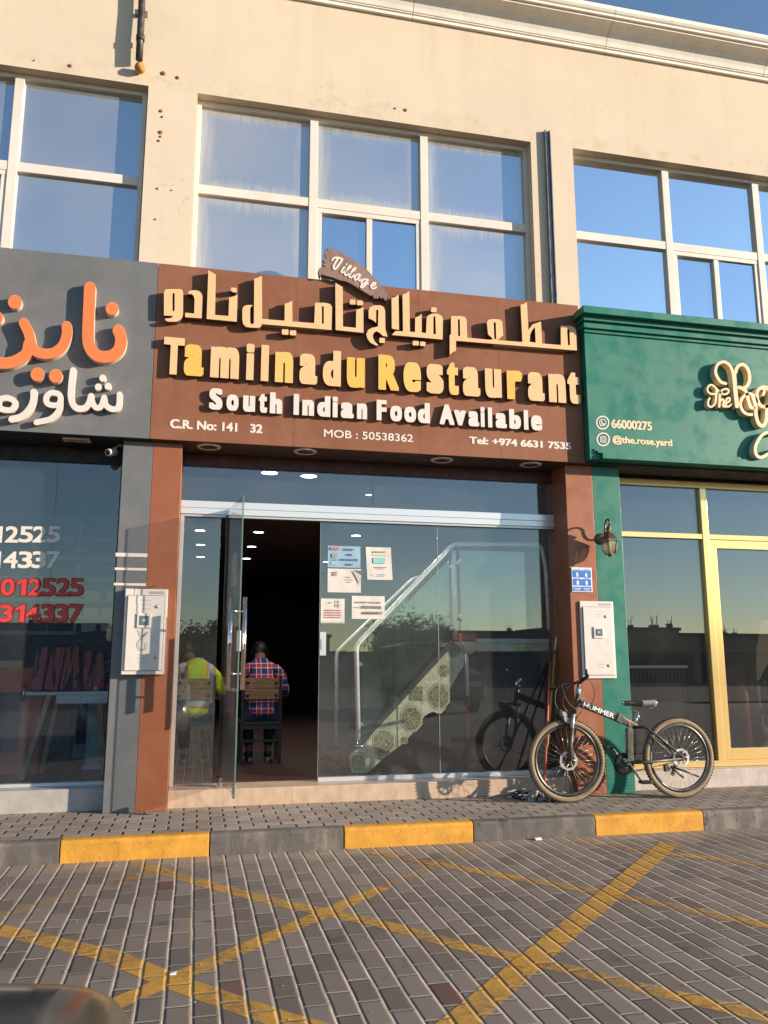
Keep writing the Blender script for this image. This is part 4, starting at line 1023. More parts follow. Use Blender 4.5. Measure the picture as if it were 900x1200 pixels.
# ------------------------------------------------------------------ staircase behind the glass
def marble():
    t = NT('green_veined_marble'); p = t.pos()
    n = t.noise(p, 5, 8, 0.7, 1.5)
    c = t.mix(t.ramp(n, 0.35, 0.65), (0.42, 0.42, 0.27), (0.70, 0.68, 0.50))
    c = t.mix(t.math('MULTIPLY', t.ramp(t.noise(p, 14, 6, 0.7, 2.0), 0.55, 0.62), 0.4), c, (0.16, 0.17, 0.11))
    return t.done(t.pbr(c, 0.3, 0, None, 0.4))
M_marb = marble()
def tilepat(name, c1, c2, sc):
    t = NT(name); p = t.pos()
    v = t.n('ShaderNodeTexVoronoi', feature='DISTANCE_TO_EDGE'); t.set(v.inputs['Vector'], p); v.inputs['Scale'].default_value = sc
    k = t.ramp(v.outputs['Distance'], 0.02, 0.05)
    n = t.ramp(t.noise(p, 22, 5, 0.7), 0.4, 0.6)
    c = t.mix(k, c2, t.mix(n, dark(c1, 0.6), c1))
    return t.done(t.pbr(c, 0.4, 0, None, 0.4))
M_oct = tilepat('octagon_tile', (0.20, 0.20, 0.09), (0.5, 0.48, 0.36), 26); M_octl = paint('tile_border', (0.16, 0.16, 0.10), 0.5, dust=0)
M_octr = paint('tile_ring', (0.48, 0.47, 0.36), 0.4, var=0.1, dust=0.1)
M_tread = paint('dark_stone_tread', (0.06, 0.05, 0.045), 0.35, var=0.2, dust=0.1)
YSF = 8.02; KS = YSF/8.37
def kz(z): return 1.4+(z-1.4)*KS
YSB = YSF+1.0
st = thing('staircase', 'staircase with octagon tiled side and steel handrails behind the glass', 'staircase', (2.6, 8.9, ZF))
S7 = (400, 740, 5)
shape_obj('stringer', [('poly', zm(*S7, [(50, 735), (90, 690), (130, 645), (300, 455), (480, 268), (655, 75), (690, 70), (718, 85), (716, 205), (690, 240), (655, 300), (632, 345), (618, 390), (610, 455), (585, 482), (560, 480), (540, 468), (510, 480), (485, 500), (430, 580), (370, 650), (250, 742), (155, 827), (62, 827)]))], YSF+0.05, 0.05, M_marb, st, 0.6)
edge = MB(); e0 = onY(*zm(*S7, [(95, 690)])[0], YSF-0.004); e1 = onY(*zm(*S7, [(655, 72)])[0], YSF-0.004)
edge.beam(e0+Vector((0, 0.02, 0.022)), e1+Vector((0, 0.02, 0.022)), 0.06, 0.045); edge.build('edge_band', M_tread, st)
def octo(c, r, rot=0, n=8, sq=0.0):
    c2 = zm(*S7, [c])[0]
    return [(c2[0]+r/5*(0.92 if n == 8 else 1)*cos(2*pi*(k+.5)/n+rot), c2[1]+r/5*1.08*sin(2*pi*(k+.5)/n+rot)) for k in range(n)]
for c, r_ in (((250, 647), 80), ((411, 512), 78), ((572, 383), 78), ((100, 770), 62)):
    def clip(P): return [(max(x, 410.5), y) for x, y in P]
    pr = [(shape_obj, None)]
    for k, (rr_, m, d) in enumerate(((r_, M_octl, .0012), (r_-4, M_octr, .0024), (r_-13, M_octl, .0036), (r_-17, M_oct, .0048))):
        shape_obj(['tile_outline', 'tile_ring', 'tile_inner_line', 'octagon_tile'][k], [('poly', clip(octo(c, rr_)))], YSF-0.0002, d, m, st, 0.35)
for c, r_, n in (((437, 363), 56, 4), ((372, 640), 26, 4), ((600, 232), 36, 8), ((660, 112), 40, 8)):
    shape_obj('octagon_tile', [('poly', octo(c, r_, 0 if n == 4 else 0, n))], YSF-0.0002, 0.003, M_oct, st, 0.35)
# treads, risers and landing
nst = 7; x0s, x1s = 1.68*KS, 2.80*KS; zl = kz(1.60)
for k in range(nst):
    z = ZF+(zl-ZF)*(k+1)/nst; xa = x0s+(x1s-x0s)*k/nst
    if k < nst-1:
        MB().box(xa-0.015, xa+(x1s-x0s)/nst+0.02, YSF+0.052, YSB-0.002, z-0.05, z-0.02).build('tread', M_tread, st)
    MB().box(xa, xa+0.015, YSF+0.053, YSB-0.003, z-(zl-ZF)/nst-0.019, z-0.051).build('riser', M_tread, st)
MB().box(2.80*KS, 3.575, YSF+0.001, YSB, zl-.10, zl).build('landing', M_marb, st)
M_litedge = paint('painted_edge_light', (0.55, 0.58, 0.58), 0.6, var=0.1)  # pale tone painted on a strip to stand for light along the landing edge
MB().box(2.83*KS, 3.574, YSF-0.02, YSF+0.0005, zl-.015, zl+.025).build('landing_edge', M_litedge, st)
# far side wall of the flight
fs = MB(); fs.prism([(1.62*KS, 0.34), (2.76*KS, zl+.06), (3.79, zl+.06), (3.79, zl-.15), (2.80*KS, zl-.15), (1.80*KS, 0.34)], YSB+.002, YSB+.05); fs.build('stringer', M_maroon, st, 'dark maroon side on the far side')
def rail(px, Y, r_, name='handrail'):
    p = [onY(x, y, Y) for x, y in px]
    q = []
    for i, a in enumerate(p):          # rounded bends
        if 0 < i < len(p)-1:
            u = (p[i-1]-a).normalized(); v = (p[i+1]-a).normalized(); d = 0.06
            for t in (0, .25, .5, .75, 1): q.append((a+u*d)*(1-t)**2+a*2*t*(1-t)+(a+v*d)*t*t)
        else: q.append(a)
    MB().tube(q, r_, 14).build(name, M_rail, st)
rail([(420, 870), (417.5, 756), (531, 638), (634, 638), (640, 668), (644, 738)], YSF+0.02, 0.024)
rail([(394.5, 875), (394.5, 764), (484, 678), (494, 676)], YSB+.01, 0.022)
a = onY(531.5, 645, YSF+0.02); c = onY(534, 750, YSF+0.02); MB().tube([a, c], 0.028, 14).build('post', M_rail, st)
b = MB(); a = onY(420, 873, YSF+0.02); b.lathe(a-Vector((0, 0, .015)), [(0.055, 0), (0.055, 0.012), (0.03, 0.02), (0.026, 0.05)], (0, 0, 1), 18); b.build('post_foot', M_chrome, st)
M_bal = glass('balustrade_glass', tint=(0.70, 0.85, 0.77), refl=1.3, base=0.05, dust=0.05, dustcol=(0.4, 0.5, 0.45))
def gpan(px, Y, lab=None):
    p = [onY(x, y, Y) for x, y in px]
    MB().prism([(v.x, v.z) for v in p], Y-0.005, Y+0.005).build('glass_panel', M_bal, st, lab)
gpan([(423.5, 762), (525.5, 656), (527.5, 745), (437, 853), (424, 868)], YSF+0.02); gpan([(538, 645), (628, 647), (633, 738), (541, 741)], YSF+0.02)
gpan([(400, 770), (478, 694), (480, 760), (400, 862)], YSB+.01)
for px, py in ((423, 779), (424, 850), (529, 664), (531, 735), (537, 659), (540, 722)):
    v = onY(px, py, YSF); MB().lathe((v.x, YSF+0.03, v.z), [(0.024, -0.03), (0.024, 0.012), (0.016, 0.016), (0, 0.016)], (0, -1, 0), 14).build('glass_clip', M_chrome, st)
M_redp = paint('red_paint', (0.32, 0.035, 0.03), 0.45, var=0.15, dust=0.1)
a = onY(547, 783, YSF+0.10); m_ = onY(548, 815, YSF+0.10)
MB().tube([(a.x, YSF+0.10, zl-.101), (m_.x, YSF+0.10, m_.z)], 0.020, 12).build('prop', M_white, st, 'white upper end of the prop')
MB().tube([(m_.x, YSF+0.10, m_.z-0.001), (m_.x, YSF+0.10, ZF)], 0.0225, 12).build('prop', M_redp, st, 'red lower length of the prop')
a = onY(546, 748, YSF); MB().box(a.x-.09, a.x+.09, YSF-0.06, YSF-0.021, a.z-.03, a.z+.05).build('bracket', M_redp, st)
b = MB(); a = onY(551, 759, YSF-0.07); b.lathe(a, [(0.0, 0.006), (0.06, 0.006), (0.065, 0.0), (0.06, -0.006), (0, -0.006)], (0, 1, 0.2), 16); b.build('cap', paint('beige_plastic', (0.55, 0.48, 0.40), 0.5), st)
b = MB(); a = onY(408, 886, YSF+.05); b.box(a.x-.14, a.x+.10, YSF+.052, YSB, ZF+.001, ZF+0.16); b.build('bottom_step', paint('maroon_tile', (0.12, 0.03, 0.025), 0.3, var=0.2), st)

# ------------------------------------------------------------------ chairs
M_chairm = paint('black_chair_steel', (0.012, 0.012, 0.013), 0.4, var=0.1, dust=0.06)
def woodmat(name, c1, c2, obj=True, sc=1.0, axis=0):
    t = NT(name); p = t.obj() if obj else t.pos()
    k = [(2, 22, 22), (22, 2, 22), (22, 22, 2)][axis]
    n = t.noise(t.scale(p, tuple(v*sc for v in k)), 2.0, 6, 0.65, 0.8)
    c = t.mix(t.ramp(n, 0.3, 0.7), c1, c2)
    return t.done(t.pbr(c, 0.5, 0, t.bump(n, 0.3, 0.003), 0.35))
M_wood = woodmat('brown_chair_wood', (0.17, 0.085, 0.04), (0.33, 0.19, 0.10))
def chair(x, y, lab, gw=0.0):
    r0 = thing('dining_chair', lab, 'chair', (x, y, ZF), 'chairs inside the doorway')
    w2 = 0.205; zs = 0.73
    for s in (-1, 1):
        MB().beam((x+s*w2, y, ZF), (x+s*w2, y-0.035, 1.235), 0.032, 0.032).build('rear_post', M_chairm, r0, bevel=0.004)
        MB().beam((x+s*w2, y+0.40, ZF), (x+s*w2, y+0.40, zs-0.02), 0.032, 0.032).build('front_leg', M_chairm, r0, bevel=0.004)
        MB().beam((x+s*w2, y+0.02, 0.50), (x+s*w2, y+0.38, 0.50), 0.022, 0.022).build('side_stretcher', M_chairm, r0)
        for z in (1.03, 1.165):
            MB().lathe((x+s*0.155, y-0.052, z), [(0.0, -0.012), (0.017, -0.011), (0.017, 0.0)], (0, 1, 0), 10).build('bolt', M_chairm, r0)
    MB().box(x-0.225, x+0.225, y-0.02, y+0.43, zs-0.018, zs+0.018).build('seat', M_chairm, r0, bevel=0.008)
    MB().box(x-w2+0.018, x+w2-0.018, y-0.012, y+0.01, zs-0.06, zs-0.0185).build('seat_rail', M_chairm, r0)
    MB().box(x-w2+0.018, x+w2-0.018, y-0.01, y+0.012, 0.535, 0.56).build('rear_stretcher', M_chairm, r0)
    for k, z in enumerate((0.985, 1.0985)):
        MB().box(x-0.185, x+0.185, y-0.048, y-0.026, z, z+0.1125).build('back_board', M_wood, r0, bevel=0.004)
    return r0
chair(0.725, 9.22, 'black chair with brown wooden back seen through the open doorway')
chair(0.012, 9.22, 'black chair with wooden back behind the narrow glass pane')

# ------------------------------------------------------------------ things in the left shop
M_lw = woodmat('yellow_trestle_wood', (0.55, 0.28, 0.09), (0.75, 0.44, 0.18), axis=2)
YLs = 8.55
def striped():
    t = NT('red_black_stripe'); p = t.pos()
    n = t.noise(t.scale(p, (9, 3, 1.6)), 1.0, 5, 0.7, 1.2); n2 = t.noise(p, 5, 4)
    c = t.mix(t.ramp(n, 0.47, 0.53), (0.60, 0.13, 0.11), (0.03, 0.026, 0.034))
    return t.done(t.pbr(c, 0.85, 0, t.bump(n, 0.6, 0.02), 0.2))
tt = thing('trestle_table', 'trestle table with wooden A shaped legs in the left shop', 'table', (-1.2, YLs, 0.3))
zt_ = onY(80, 812, YLs).z; xl = onY(30, 812, YLs).x; xr = onY(150, 812, YLs).x
MB().box(xl, xr+0.35, YLs, YLs+0.7, zt_-0.02, zt_+0.012).build('table_top', M_alu, tt)
MB().box(xl+0.28, xr-0.12, YLs-0.01, YLs-0.0005, zt_-0.10, zt_-0.021).build('apron', M_post, tt)
def leg(pa, pb, dy):
    a = onY(*pa, YLs); c = onY(*pb, YLs); a.y += dy; c.y += dy
    MB().beam(a, (c.x, c.y, 0.301), 0.045, 0.075, (0, 1, 0)).build('leg', M_lw, tt)
leg((57, 814), (25, 912), 0.06); leg((60, 815), (38, 905), 0.5); leg((116, 814), (124, 880), 0.06); leg((118, 815), (130, 880), 0.5)
fb = thing('striped_cushions', 'red and black striped cushions heaped on the trestle table', 'cushions', (xl+.8, YLs+.3, zt_))
b = MB(); M_str = striped()
rr = random.Random(5)
x = xl+0.05
while x < xr+0.3:
    wd = rr.uniform(0.07, 0.13); h0 = rr.uniform(0.36, 0.44); ln = rr.uniform(-0.05, 0.05)
    m = MB(); m.beam((x+wd/2, YLs+0.05, zt_+0.013), (x+wd/2+ln, YLs+0.10, zt_+h0), wd, 0.30, (0, 1, 0)); m.build('cushion', M_str, fb, bevel=0.02); x += wd+0.012
tp = thing('folded_cover', 'dark blue folded cover lying on top of the striped cushions', 'cover', (xl+.8, YLs+.3, zt_+.45))
b = MB(); b.prism([(xl+0.1, zt_+0.46), (xl+0.55, zt_+0.46), (xr+0.3, zt_+0.47), (xr+0.3, zt_+0.56), (xl+0.6, zt_+0.60), (xl+0.15, zt_+0.52)], YLs, YLs+0.5); b.build('cover', paint('navy_cloth', (0.02, 0.032, 0.06), 0.8, var=0.2), tp)
oc = thing('orange_cabinet', 'orange red cabinet with dark glazed front at the edge of the photo', 'cabinet', (-2.3, 8.9, 0.3))
xc = onY(48, 850, 8.9).x; ztc = onY(20, 785, 8.9).z
M_oc = paint('orange_red_enamel', (0.75, 0.12, 0.03), 0.4, var=0.1, obj=False)
b = MB(); b.box(xc-1.6, xc, 8.9, 9.6, 0.301, ztc+.02); b.build('body', M_oc, oc, bevel=0.01)
b = MB(); b.box(xc-1.5, xc-0.20, 8.885, 8.899, 0.52, ztc-.22); b.build('glazed_front', paint('dark_glazing', (0.02, 0.025, 0.028), 0.15, dust=0.1), oc)
b = MB(); b.tube([(xc-0.17, 8.88, 1.0), (xc-0.17, 8.85, 1.0), (xc-0.17, 8.85, 1.16), (xc-0.17, 8.88, 1.16)], 0.012, 8); b.build('handle', M_chrome, oc)
yp = thing('yellow_board', 'yellow board lying across the top of the orange cabinet', 'board', (xc-.6, 8.9, ztc))
q = onY(10, 771, 8.85); MB().box(xc-1.6, onY(26, 771, 8.85).x, 8.92, 9.3, ztc+.021, ztc+.09).build('board', M_lw, yp)
gb = thing('grey_box_stand', 'pale grey upright stand behind the trestle legs', 'stand', (-1.1, 9.2, 0.3))
xa = onY(101, 860, 9.2).x; xb = onY(124, 860, 9.2).x; zz = onY(110, 815, 9.2).z
b = MB(); b.box(xa, xb+0.2, 9.2, 9.7, 0.33, zz); b.build('body', paint('pale_grey_laminate', (0.55, 0.60, 0.60), 0.5, var=0.08), gb, bevel=0.006)
MB().box(xa-.12, xa-.005, 9.22, 9.3, 0.42, 0.55).build('side_box', paint('grey_plastic', (0.25, 0.25, 0.25), 0.5), gb)
MB().box(xa-.02, xb+.22, 9.18, 9.72, 0.302, 0.329).build('plinth', M_post, gb)
sh = thing('wall_shelves', 'long wall shelves in several levels at the back of the left shop', 'shelf', (-1.8, 10.9, 1.0))
M_shelf = paint('bluegrey_shelf', (0.30, 0.30, 0.31), 0.6, var=0.05)
for k, py in enumerate((557, 583, 607, 632, 655, 679, 704, 724, 742)):
    z = onY(110, py, 10.6).z
    MB().box(-4.6, -0.53, 10.6, 10.99, z-0.022, z+0.022).build('shelf', M_shelf, sh)
for x in (-3.0, -1.45): MB().box(x, x+.03, 10.57, 10.599, 0.3, 3.3).build('upright', M_shelf, sh)
M_cart = paint('pale_carton', (0.60, 0.60, 0.56), 0.7, var=0.1, obj=True)
CL = ['pale carton on the shelf beside the last red digits, left one', 'pale carton on the shelf beside the last red digits, right one', 'pale carton one shelf lower, left one below the red digits', 'pale carton one shelf lower, right one against the pillar', 'pale carton on the lowest shelf, left one', 'pale carton on the lowest shelf, right one against the pillar']
for (px, py, z_) in ((108, 704, 0), (133, 704, 1), (106, 724, 2), (128, 724, 3), (103, 742, 4), (126, 742, 5)):
    q = onY(px, py, 10.58); cth = thing('carton', CL[z_], 'box', (q.x, 10.7, q.z+.022), 'cartons on the wall shelves')
    MB().box(q.x-.085, q.x+.085, 10.605, 10.85, q.z+.0225, q.z+.115).build('box', M_cart, cth, bevel=0.004)
    MB().box(q.x-.08, q.x+.08, 10.61, 10.84, q.z+.1155, q.z+.122).build('lid', M_cart, cth)

# ------------------------------------------------------------------ things in the right shop
cp = thing('corrugated_screen', 'dark ribbed screen with a pale top rail low behind the glass', 'screen', (4.8, 8.4, 0.3))
YC = 8.35; x0c, x1c = 4.0, onY(806, 800, YC).x; zc_ = onY(760, 783, YC).z
v = []; n = int((x1c-x0c)/0.012)
b = MB()
for i in range(n):
    xa = x0c+(x1c-x0c)*i/n; yy = YC+0.012*(1+cos(i*pi/2))
    v.append((xa, yy))
vv = [(x_, y_, 0.301) for x_, y_ in v]+[(x_, y_, zc_) for x_, y_ in v]
b.add(vv, [(i, i+1, n+i+1, n+i) for i in range(n-1)])
b.build('ribbed_sheet', paint('dark_sheet', (0.06, 0.05, 0.048), 0.45, var=0.2), cp)
MB().box(x0c, x1c, YC-.02, YC+.04, zc_+.001, zc_+.03).build('top_rail', paint('pale_rail', (0.6, 0.58, 0.54), 0.4), cp)
MB().box(onY(732, 830, YC).x, onY(800, 830, YC).x, YC-.01, YC-.001, onY(760, 868, YC).z, onY(760, 800, YC).z).build('dark_panel', paint('maroon_panel', (0.05, 0.03, 0.034), 0.5), cp)
gw = thing('wooden_lyre', 'tall curved tan wooden frame with dark round knobs inside the gold door', 'ornament', (5.95, 8.6, 0.3))
YO = 8.6
shape_obj('frame', [('poly', zm(800, 640, 4.62, [(470, 400), (430, 405), (415, 450), (412, 490), (398, 560), (400, 640), (402, 760), (425, 900), (440, 1000), (440, 1088), (520, 1090), (560, 900), (590, 700), (580, 500), (540, 430)])), ('hole', zm(800, 640, 4.62, [(455, 640), (415, 730), (425, 850), (445, 980), (500, 980), (530, 800), (520, 660)]))], YO+0.14, 0.14, paint('tan_wood', (0.42, 0.29, 0.15), 0.5, var=0.2), gw, 0.7)
M_knob = paint('dark_knob', (0.03, 0.022, 0.02), 0.3)
for px, py, r_ in ((430, 740, .05), (428, 1033, .075), (418, 965, .04), (455, 895, .06)):
    q = onY(*zm(800, 640, 4.62, [(px, py)])[0], YO-0.05)
    MB().lathe(q, [(0, -r_), (r_*.7, -r_*.7), (r_, 0), (r_*.7, r_*.7), (0, r_)], (0, 0, 1), 14).build('knob', M_knob, gw)
q0 = onY(885, 797, YO-0.05); q1 = onY(890, 880, YO-0.05); MB().tube([q0, q1], 0.014, 8).build('rod', M_knob, gw)
rt = thing('red_cylinder', 'dull red upright cylinder behind the gold framed door glass', 'cylinder', (5.7, 9.0, 0.3))
q0 = onY(873, 803, 9.0); q1 = onY(875, 855, 9.0)
b = MB(); b.lathe((q1.x, 9.05, 0.301), [(0.08, 0), (0.085, 0.01), (0.085, q0.z-0.42), (0.06, q0.z-0.34), (0.03, q0.z-0.31), (0.03, q0.z-0.27), (0, q0.z-0.27)], (0, 0, 1), 20); b.build('body', M_redp, rt)
MB().box(q1.x-.05, q1.x+.05, 9.03, 9.07, q0.z+.0305, q0.z+.05).build('handle', M_black, rt)
# ------------------------------------------------------------------ stripes, meter boxes, plate, lantern, camera
for z0, z1 in ((2.297, 2.330), (2.178, 2.200), (2.044, 2.066)):
    MB().box(-0.712, -0.4435, YP-0.006, YP-0.0005, z0, z1).build('stripe', M_vinyl, bld)
M_box = paint('white_box_enamel', (0.66, 0.60, 0.55), 0.35, var=0.04, dust=0.10, bump=0.03)
M_dark = paint('dark_gap', (0.03, 0.028, 0.026), 0.7, dust=0)
M_lcd = paint('grey_display', (0.12, 0.15, 0.145), 0.15, dust=0.1)
M_mark = paint('faint_grey_print', (0.40, 0.36, 0.34), 0.6, dust=0)
def meter(name, lab, x0, x1, z0, z1, yf, disp, locks, prints, cable=False):
    r0 = thing(name, lab, 'meter box', ((x0+x1)/2, yf, z0))
    MB().box(x0, x1, yf+0.012, YP-0.0005, z0, z1).build('case', M_box, r0, bevel=0.006)
    W_, H_ = x1-x0, z1-z0
    MB().box(x0+0.022, x1-0.022, yf+0.0105, yf+0.0118, z0+0.03, z1-0.055).build('door_gap', M_dark, r0)
    d = MB().box(x0+0.026, x1-0.026, yf, yf+0.0102, z0+0.034, z1-0.059).build('door', M_box, r0, bevel=0.003); ROOT[d.name] = ROOT[r0.name]
    MB().box(x0+W_*0.55, x1-0.03, yf+0.0112, yf+0.0118, z1-0.045, z1-0.02).build('name_strip', M_mark, r0)
    a, b_, c, e = disp
    MB().box(x0+W_*a-.018, x0+W_*b_+.018, yf-0.012, yf-0.0004, z0+H_*c-.022, z0+H_*e+.022).build('display_frame', M_box, d, bevel=0.003)
    MB().box(x0+W_*a, x0+W_*b_, yf-0.0135, yf-0.0122, z0+H_*c, z0+H_*e).build('display', M_lcd, d)
    MB().box(x0+W_*(a*.7+b_*.3), x0+W_*(a*.3+b_*.7), yf-0.0145, yf-0.0136, z0+H_*(c*.6+e*.4), z0+H_*(c*.35+e*.65)).build('readout', paint('pale_readout', (0.35, 0.42, 0.42), 0.3, dust=0), d)
    for lx, lz in locks:
        MB().lathe((x0+W_*lx, yf-0.0003, z0+H_*lz), [(0.014, 0.0), (0.014, 0.005), (0.007, 0.008), (0, 0.008)], (0, -1, 0), 14).build('lock', M_lock, d)
    for lx, lw, lz in prints:
        MB().box(x0+W_*lx, x0+W_*(lx+lw), yf-0.0008, yf-0.0002, z0+H_*lz, z0+H_*lz+0.0045).build('printed_line', M_mark, d)
    return r0
PL = [(0.38, .24, .86), (0.38, .22, .815), (0.42, .18, .76), (0.36, .24, .27), (0.35, .24, .225), (0.35, .26, .185), (0.35, .22, .14)]
mbx = meter('meter_box', 'white wall meter box across the grey and brown pillar left of the glass door', -0.607, -0.251, 1.283, 2.012, 7.378, (0.36, 0.59, 0.57, 0.68), [(0.76, .79), (0.78, .20)], PL)
b = MB(); pts = [(0.30, 1.01), (0.29, .86), (0.31, .80), (0.30, .74), (0.36, .70)]
b.tube(smooth_path([(-0.607+.356*x, 7.374, 1.283+.729*z) for x, z in pts], 6), 0.0016, 6); b.tube(smooth_path([(-0.48, 7.372, 1.66), (-0.44, 7.368, 1.60), (-0.40, 7.370, 1.645), (-0.47, 7.370, 1.56), (-0.46, 7.370, 1.50), (-0.41, 7.370, 1.50), (-0.41, 7.370, 1.55)], 5), 0.0015, 6)
b.tube(smooth_path([(-0.607+.356*.30, 7.374, 2.02), (-0.43, 7.40, 2.018), (-0.40, 7.44, 2.03), (-0.36, 7.46, 2.05)], 5), 0.0025, 6)
b.build('loose_wire', M_black, mbx)
meter('meter_box', 'white wall meter box across the brown and green pillar behind the handlebar', 3.665, 4.022, 1.225, 1.973, 7.436, (0.40, 0.60, 0.545, 0.635), [(0.74, .80), (0.76, .165)], [(0.42, .16, .86), (0.42, .18, .82), (0.42, .18, .785), (0.43, .18, .21), (0.43, .2, .175), (0.43, .2, .14), (0.72, .07, .50), (.72, .07, .48), (.72, .07, .46), (.72, .07, .44)])
ap = thing('address_plate', 'small blue and white address plate on the brown pillar under the lantern', 'plate', (3.705, YP, 2.06))
MB().box(3.597, 3.812, YP-0.010, YP-0.0005, 2.062, 2.305).build('back_plate', paint('plate_white', (0.72, 0.72, 0.72), 0.35, dust=0.08), ap, bevel=0.003)
M_blue = paint('plate_blue', (0.035, 0.16, 0.50), 0.35, var=0.04, dust=0.05)
for (x0, x1, z0, z1) in ((3.606, 3.803, 2.205, 2.278), (3.606, 3.803, 2.125, 2.190), (3.606, 3.702, 2.070, 2.115), (3.707, 3.803, 2.070, 2.115)):
    MB().box(x0, x1, YP-0.0115, YP-0.0102, z0, z1).build('blue_field', M_blue, ap)
M_pw = paint('plate_ink_white', (0.75, 0.75, 0.75), 0.4, dust=0)
for s, x, z in (('5', 3.655, 2.213), ('6', 3.752, 2.213), ('8', 3.657, 2.133), ('8', 3.752, 2.133)):
    text_box('number', s, x-.012, x+.012, z, z+0.040, YP-0.0116, 0.001, M_pw, ap, 0.9, 0.04, 1.0)
for x0, x1, z in ((3.62, 3.69, 2.285), (3.72, 3.79, 2.285), (3.62, 3.69, 2.194), (3.72, 3.79, 2.194)):
    MB().box(x0, x1, YP-0.0112, YP-0.0101, z, z+.006).build('small_print', M_blue, ap)
for x0, x1, z in ((3.615, 3.69, 2.095), (3.625, 3.68, 2.08), (3.715, 3.79, 2.095), (3.725, 3.78, 2.08)):
    MB().box(x0, x1, YP-0.0125, YP-0.0116, z, z+.005).build('small_print', M_pw, ap)

ln = thing('wall_lantern', 'old bronze wall lantern with glass panes on the green pillar', 'lantern', (3.935, YP, 2.40))
M_bronze = paint('aged_bronze', (0.16, 0.105, 0.065), 0.4, 0.75, var=0.25, scale=15, dust=0.3, obj=False)
M_lglass = glass('lantern_glass', tint=(0.75, 0.70, 0.58), refl=1.5, base=0.08, dust=0.35, dustcol=(0.55, 0.46, 0.30))
LX, LY = 3.935, 7.305
b = MB(); b.lathe((LX, YP-0.0005, 2.60), [(0.058, 0), (0.058, 0.008), (0.04, 0.02), (0.02, 0.026), (0, 0.027)], (0, -1, 0), 20); b.build('back_plate', M_bronze, ln)
b = MB(); arm = smooth_path([(LX, YP-0.02, 2.60), (LX, 7.40, 2.62), (LX, 7.375, 2.68), (LX, 7.37, 2.73), (LX, 7.345, 2.765), (LX, LY, 2.772), (LX, LY-.03, 2.745), (LX, LY-.02, 2.715), (LX, LY, 2.70)], 5)
b.tube(arm, 0.0095, 10); b.build('arm', M_bronze, ln)
b = MB(); b.lathe((LX, LY, 0), [(0, 2.705), (0.012, 2.70), (0.02, 2.69), (0.03, 2.68), (0.02, 2.667), (0.016, 2.655), (0.03, 2.645), (0.035, 2.638)], (0, 0, 1), 16); b.build('finial', M_bronze, ln)
b = MB(); b.lathe((LX, LY, 0), [(0.034, 2.638), (0.065, 2.605), (0.088, 2.575), (0.092, 2.565), (0.092, 2.553), (0.082, 2.55), (0.082, 2.5505), (0.03, 2.60)], (0, 0, 1), 6, False); me = b; b.sm = [False]*len(b.sm); b.build('roof', M_bronze, ln)
gb_ = MB(); gb_.lathe((LX, LY, 0), [(0.080, 2.5495), (0.082, 2.52), (0.070, 2.46), (0.048, 2.425)], (0, 0, 1), 6, False); gb_.sm = [False]*len(gb_.sm); gb_.build('glass_panes', M_lglass, ln)
for k in range(6):
    a = 2*pi*k/6; ax = Vector((1, 0, 0))
    t3 = Vector((0, 0, 1)); a0 = t3.cross(Vector((0, 1, 0))).normalized(); b0 = t3.cross(a0)
    dr_ = a0*cos(a)+b0*sin(a)
    MB().tube([Vector((LX, LY, z))+dr_*r_ for r_, z in ((0.081, 2.549), (0.0835, 2.52), (0.0715, 2.46), (0.049, 2.425))], 0.0045, 6).build('rib', M_bronze, ln)
b = MB(); b.lathe((LX, LY, 0), [(0, 2.395), (0.01, 2.40), (0.022, 2.415), (0.049, 2.4245), (0.03, 2.4248), (0, 2.4249)], (0, 0, 1), 12); b.build('base_cap', M_bronze, ln)
b = MB(); b.lathe((LX, LY, 0), [(0.012, 2.43), (0.014, 2.48), (0.024, 2.51), (0.02, 2.535), (0, 2.545)], (0, 0, 1), 12); b.build('bulb', M_white, ln)

cc = thing('security_camera', 'white bullet security camera under the grey sign beside the pillar', 'camera', onY(134, 527, 7.6))
c0 = onY(129, 530, 7.56); dv2 = Vector((-0.45, -0.8, -0.28)).normalized()
b = MB(); b.lathe(c0+dv2*0.03, [(0.0, 0.004), (0.026, 0.004), (0.034, 0.0), (0.036, -0.02), (0.036, -0.10), (0.028, -0.115), (0, -0.118)], dv2, 18); b.build('housing', M_box, cc)
b = MB(); b.lathe(c0+dv2*0.0345, [(0.024, -0.0), (0.022, 0.003), (0.0, 0.0035)], dv2, 16); b.build('lens', M_black, cc)
pb = c0-dv2*0.05
b = MB(); b.tube([pb+Vector((0, 0, .03)), pb+Vector((.03, .03, .06)), (pb.x+.06, pb.y+.05, ZSOF-0.012)], 0.011, 10); b.lathe((pb.x+.06, pb.y+.05, ZSOF-0.0005), [(0.034, 0), (0.034, 0.010), (0, 0.012)], (0, 0, -1), 16); b.build('bracket', M_post, cc)

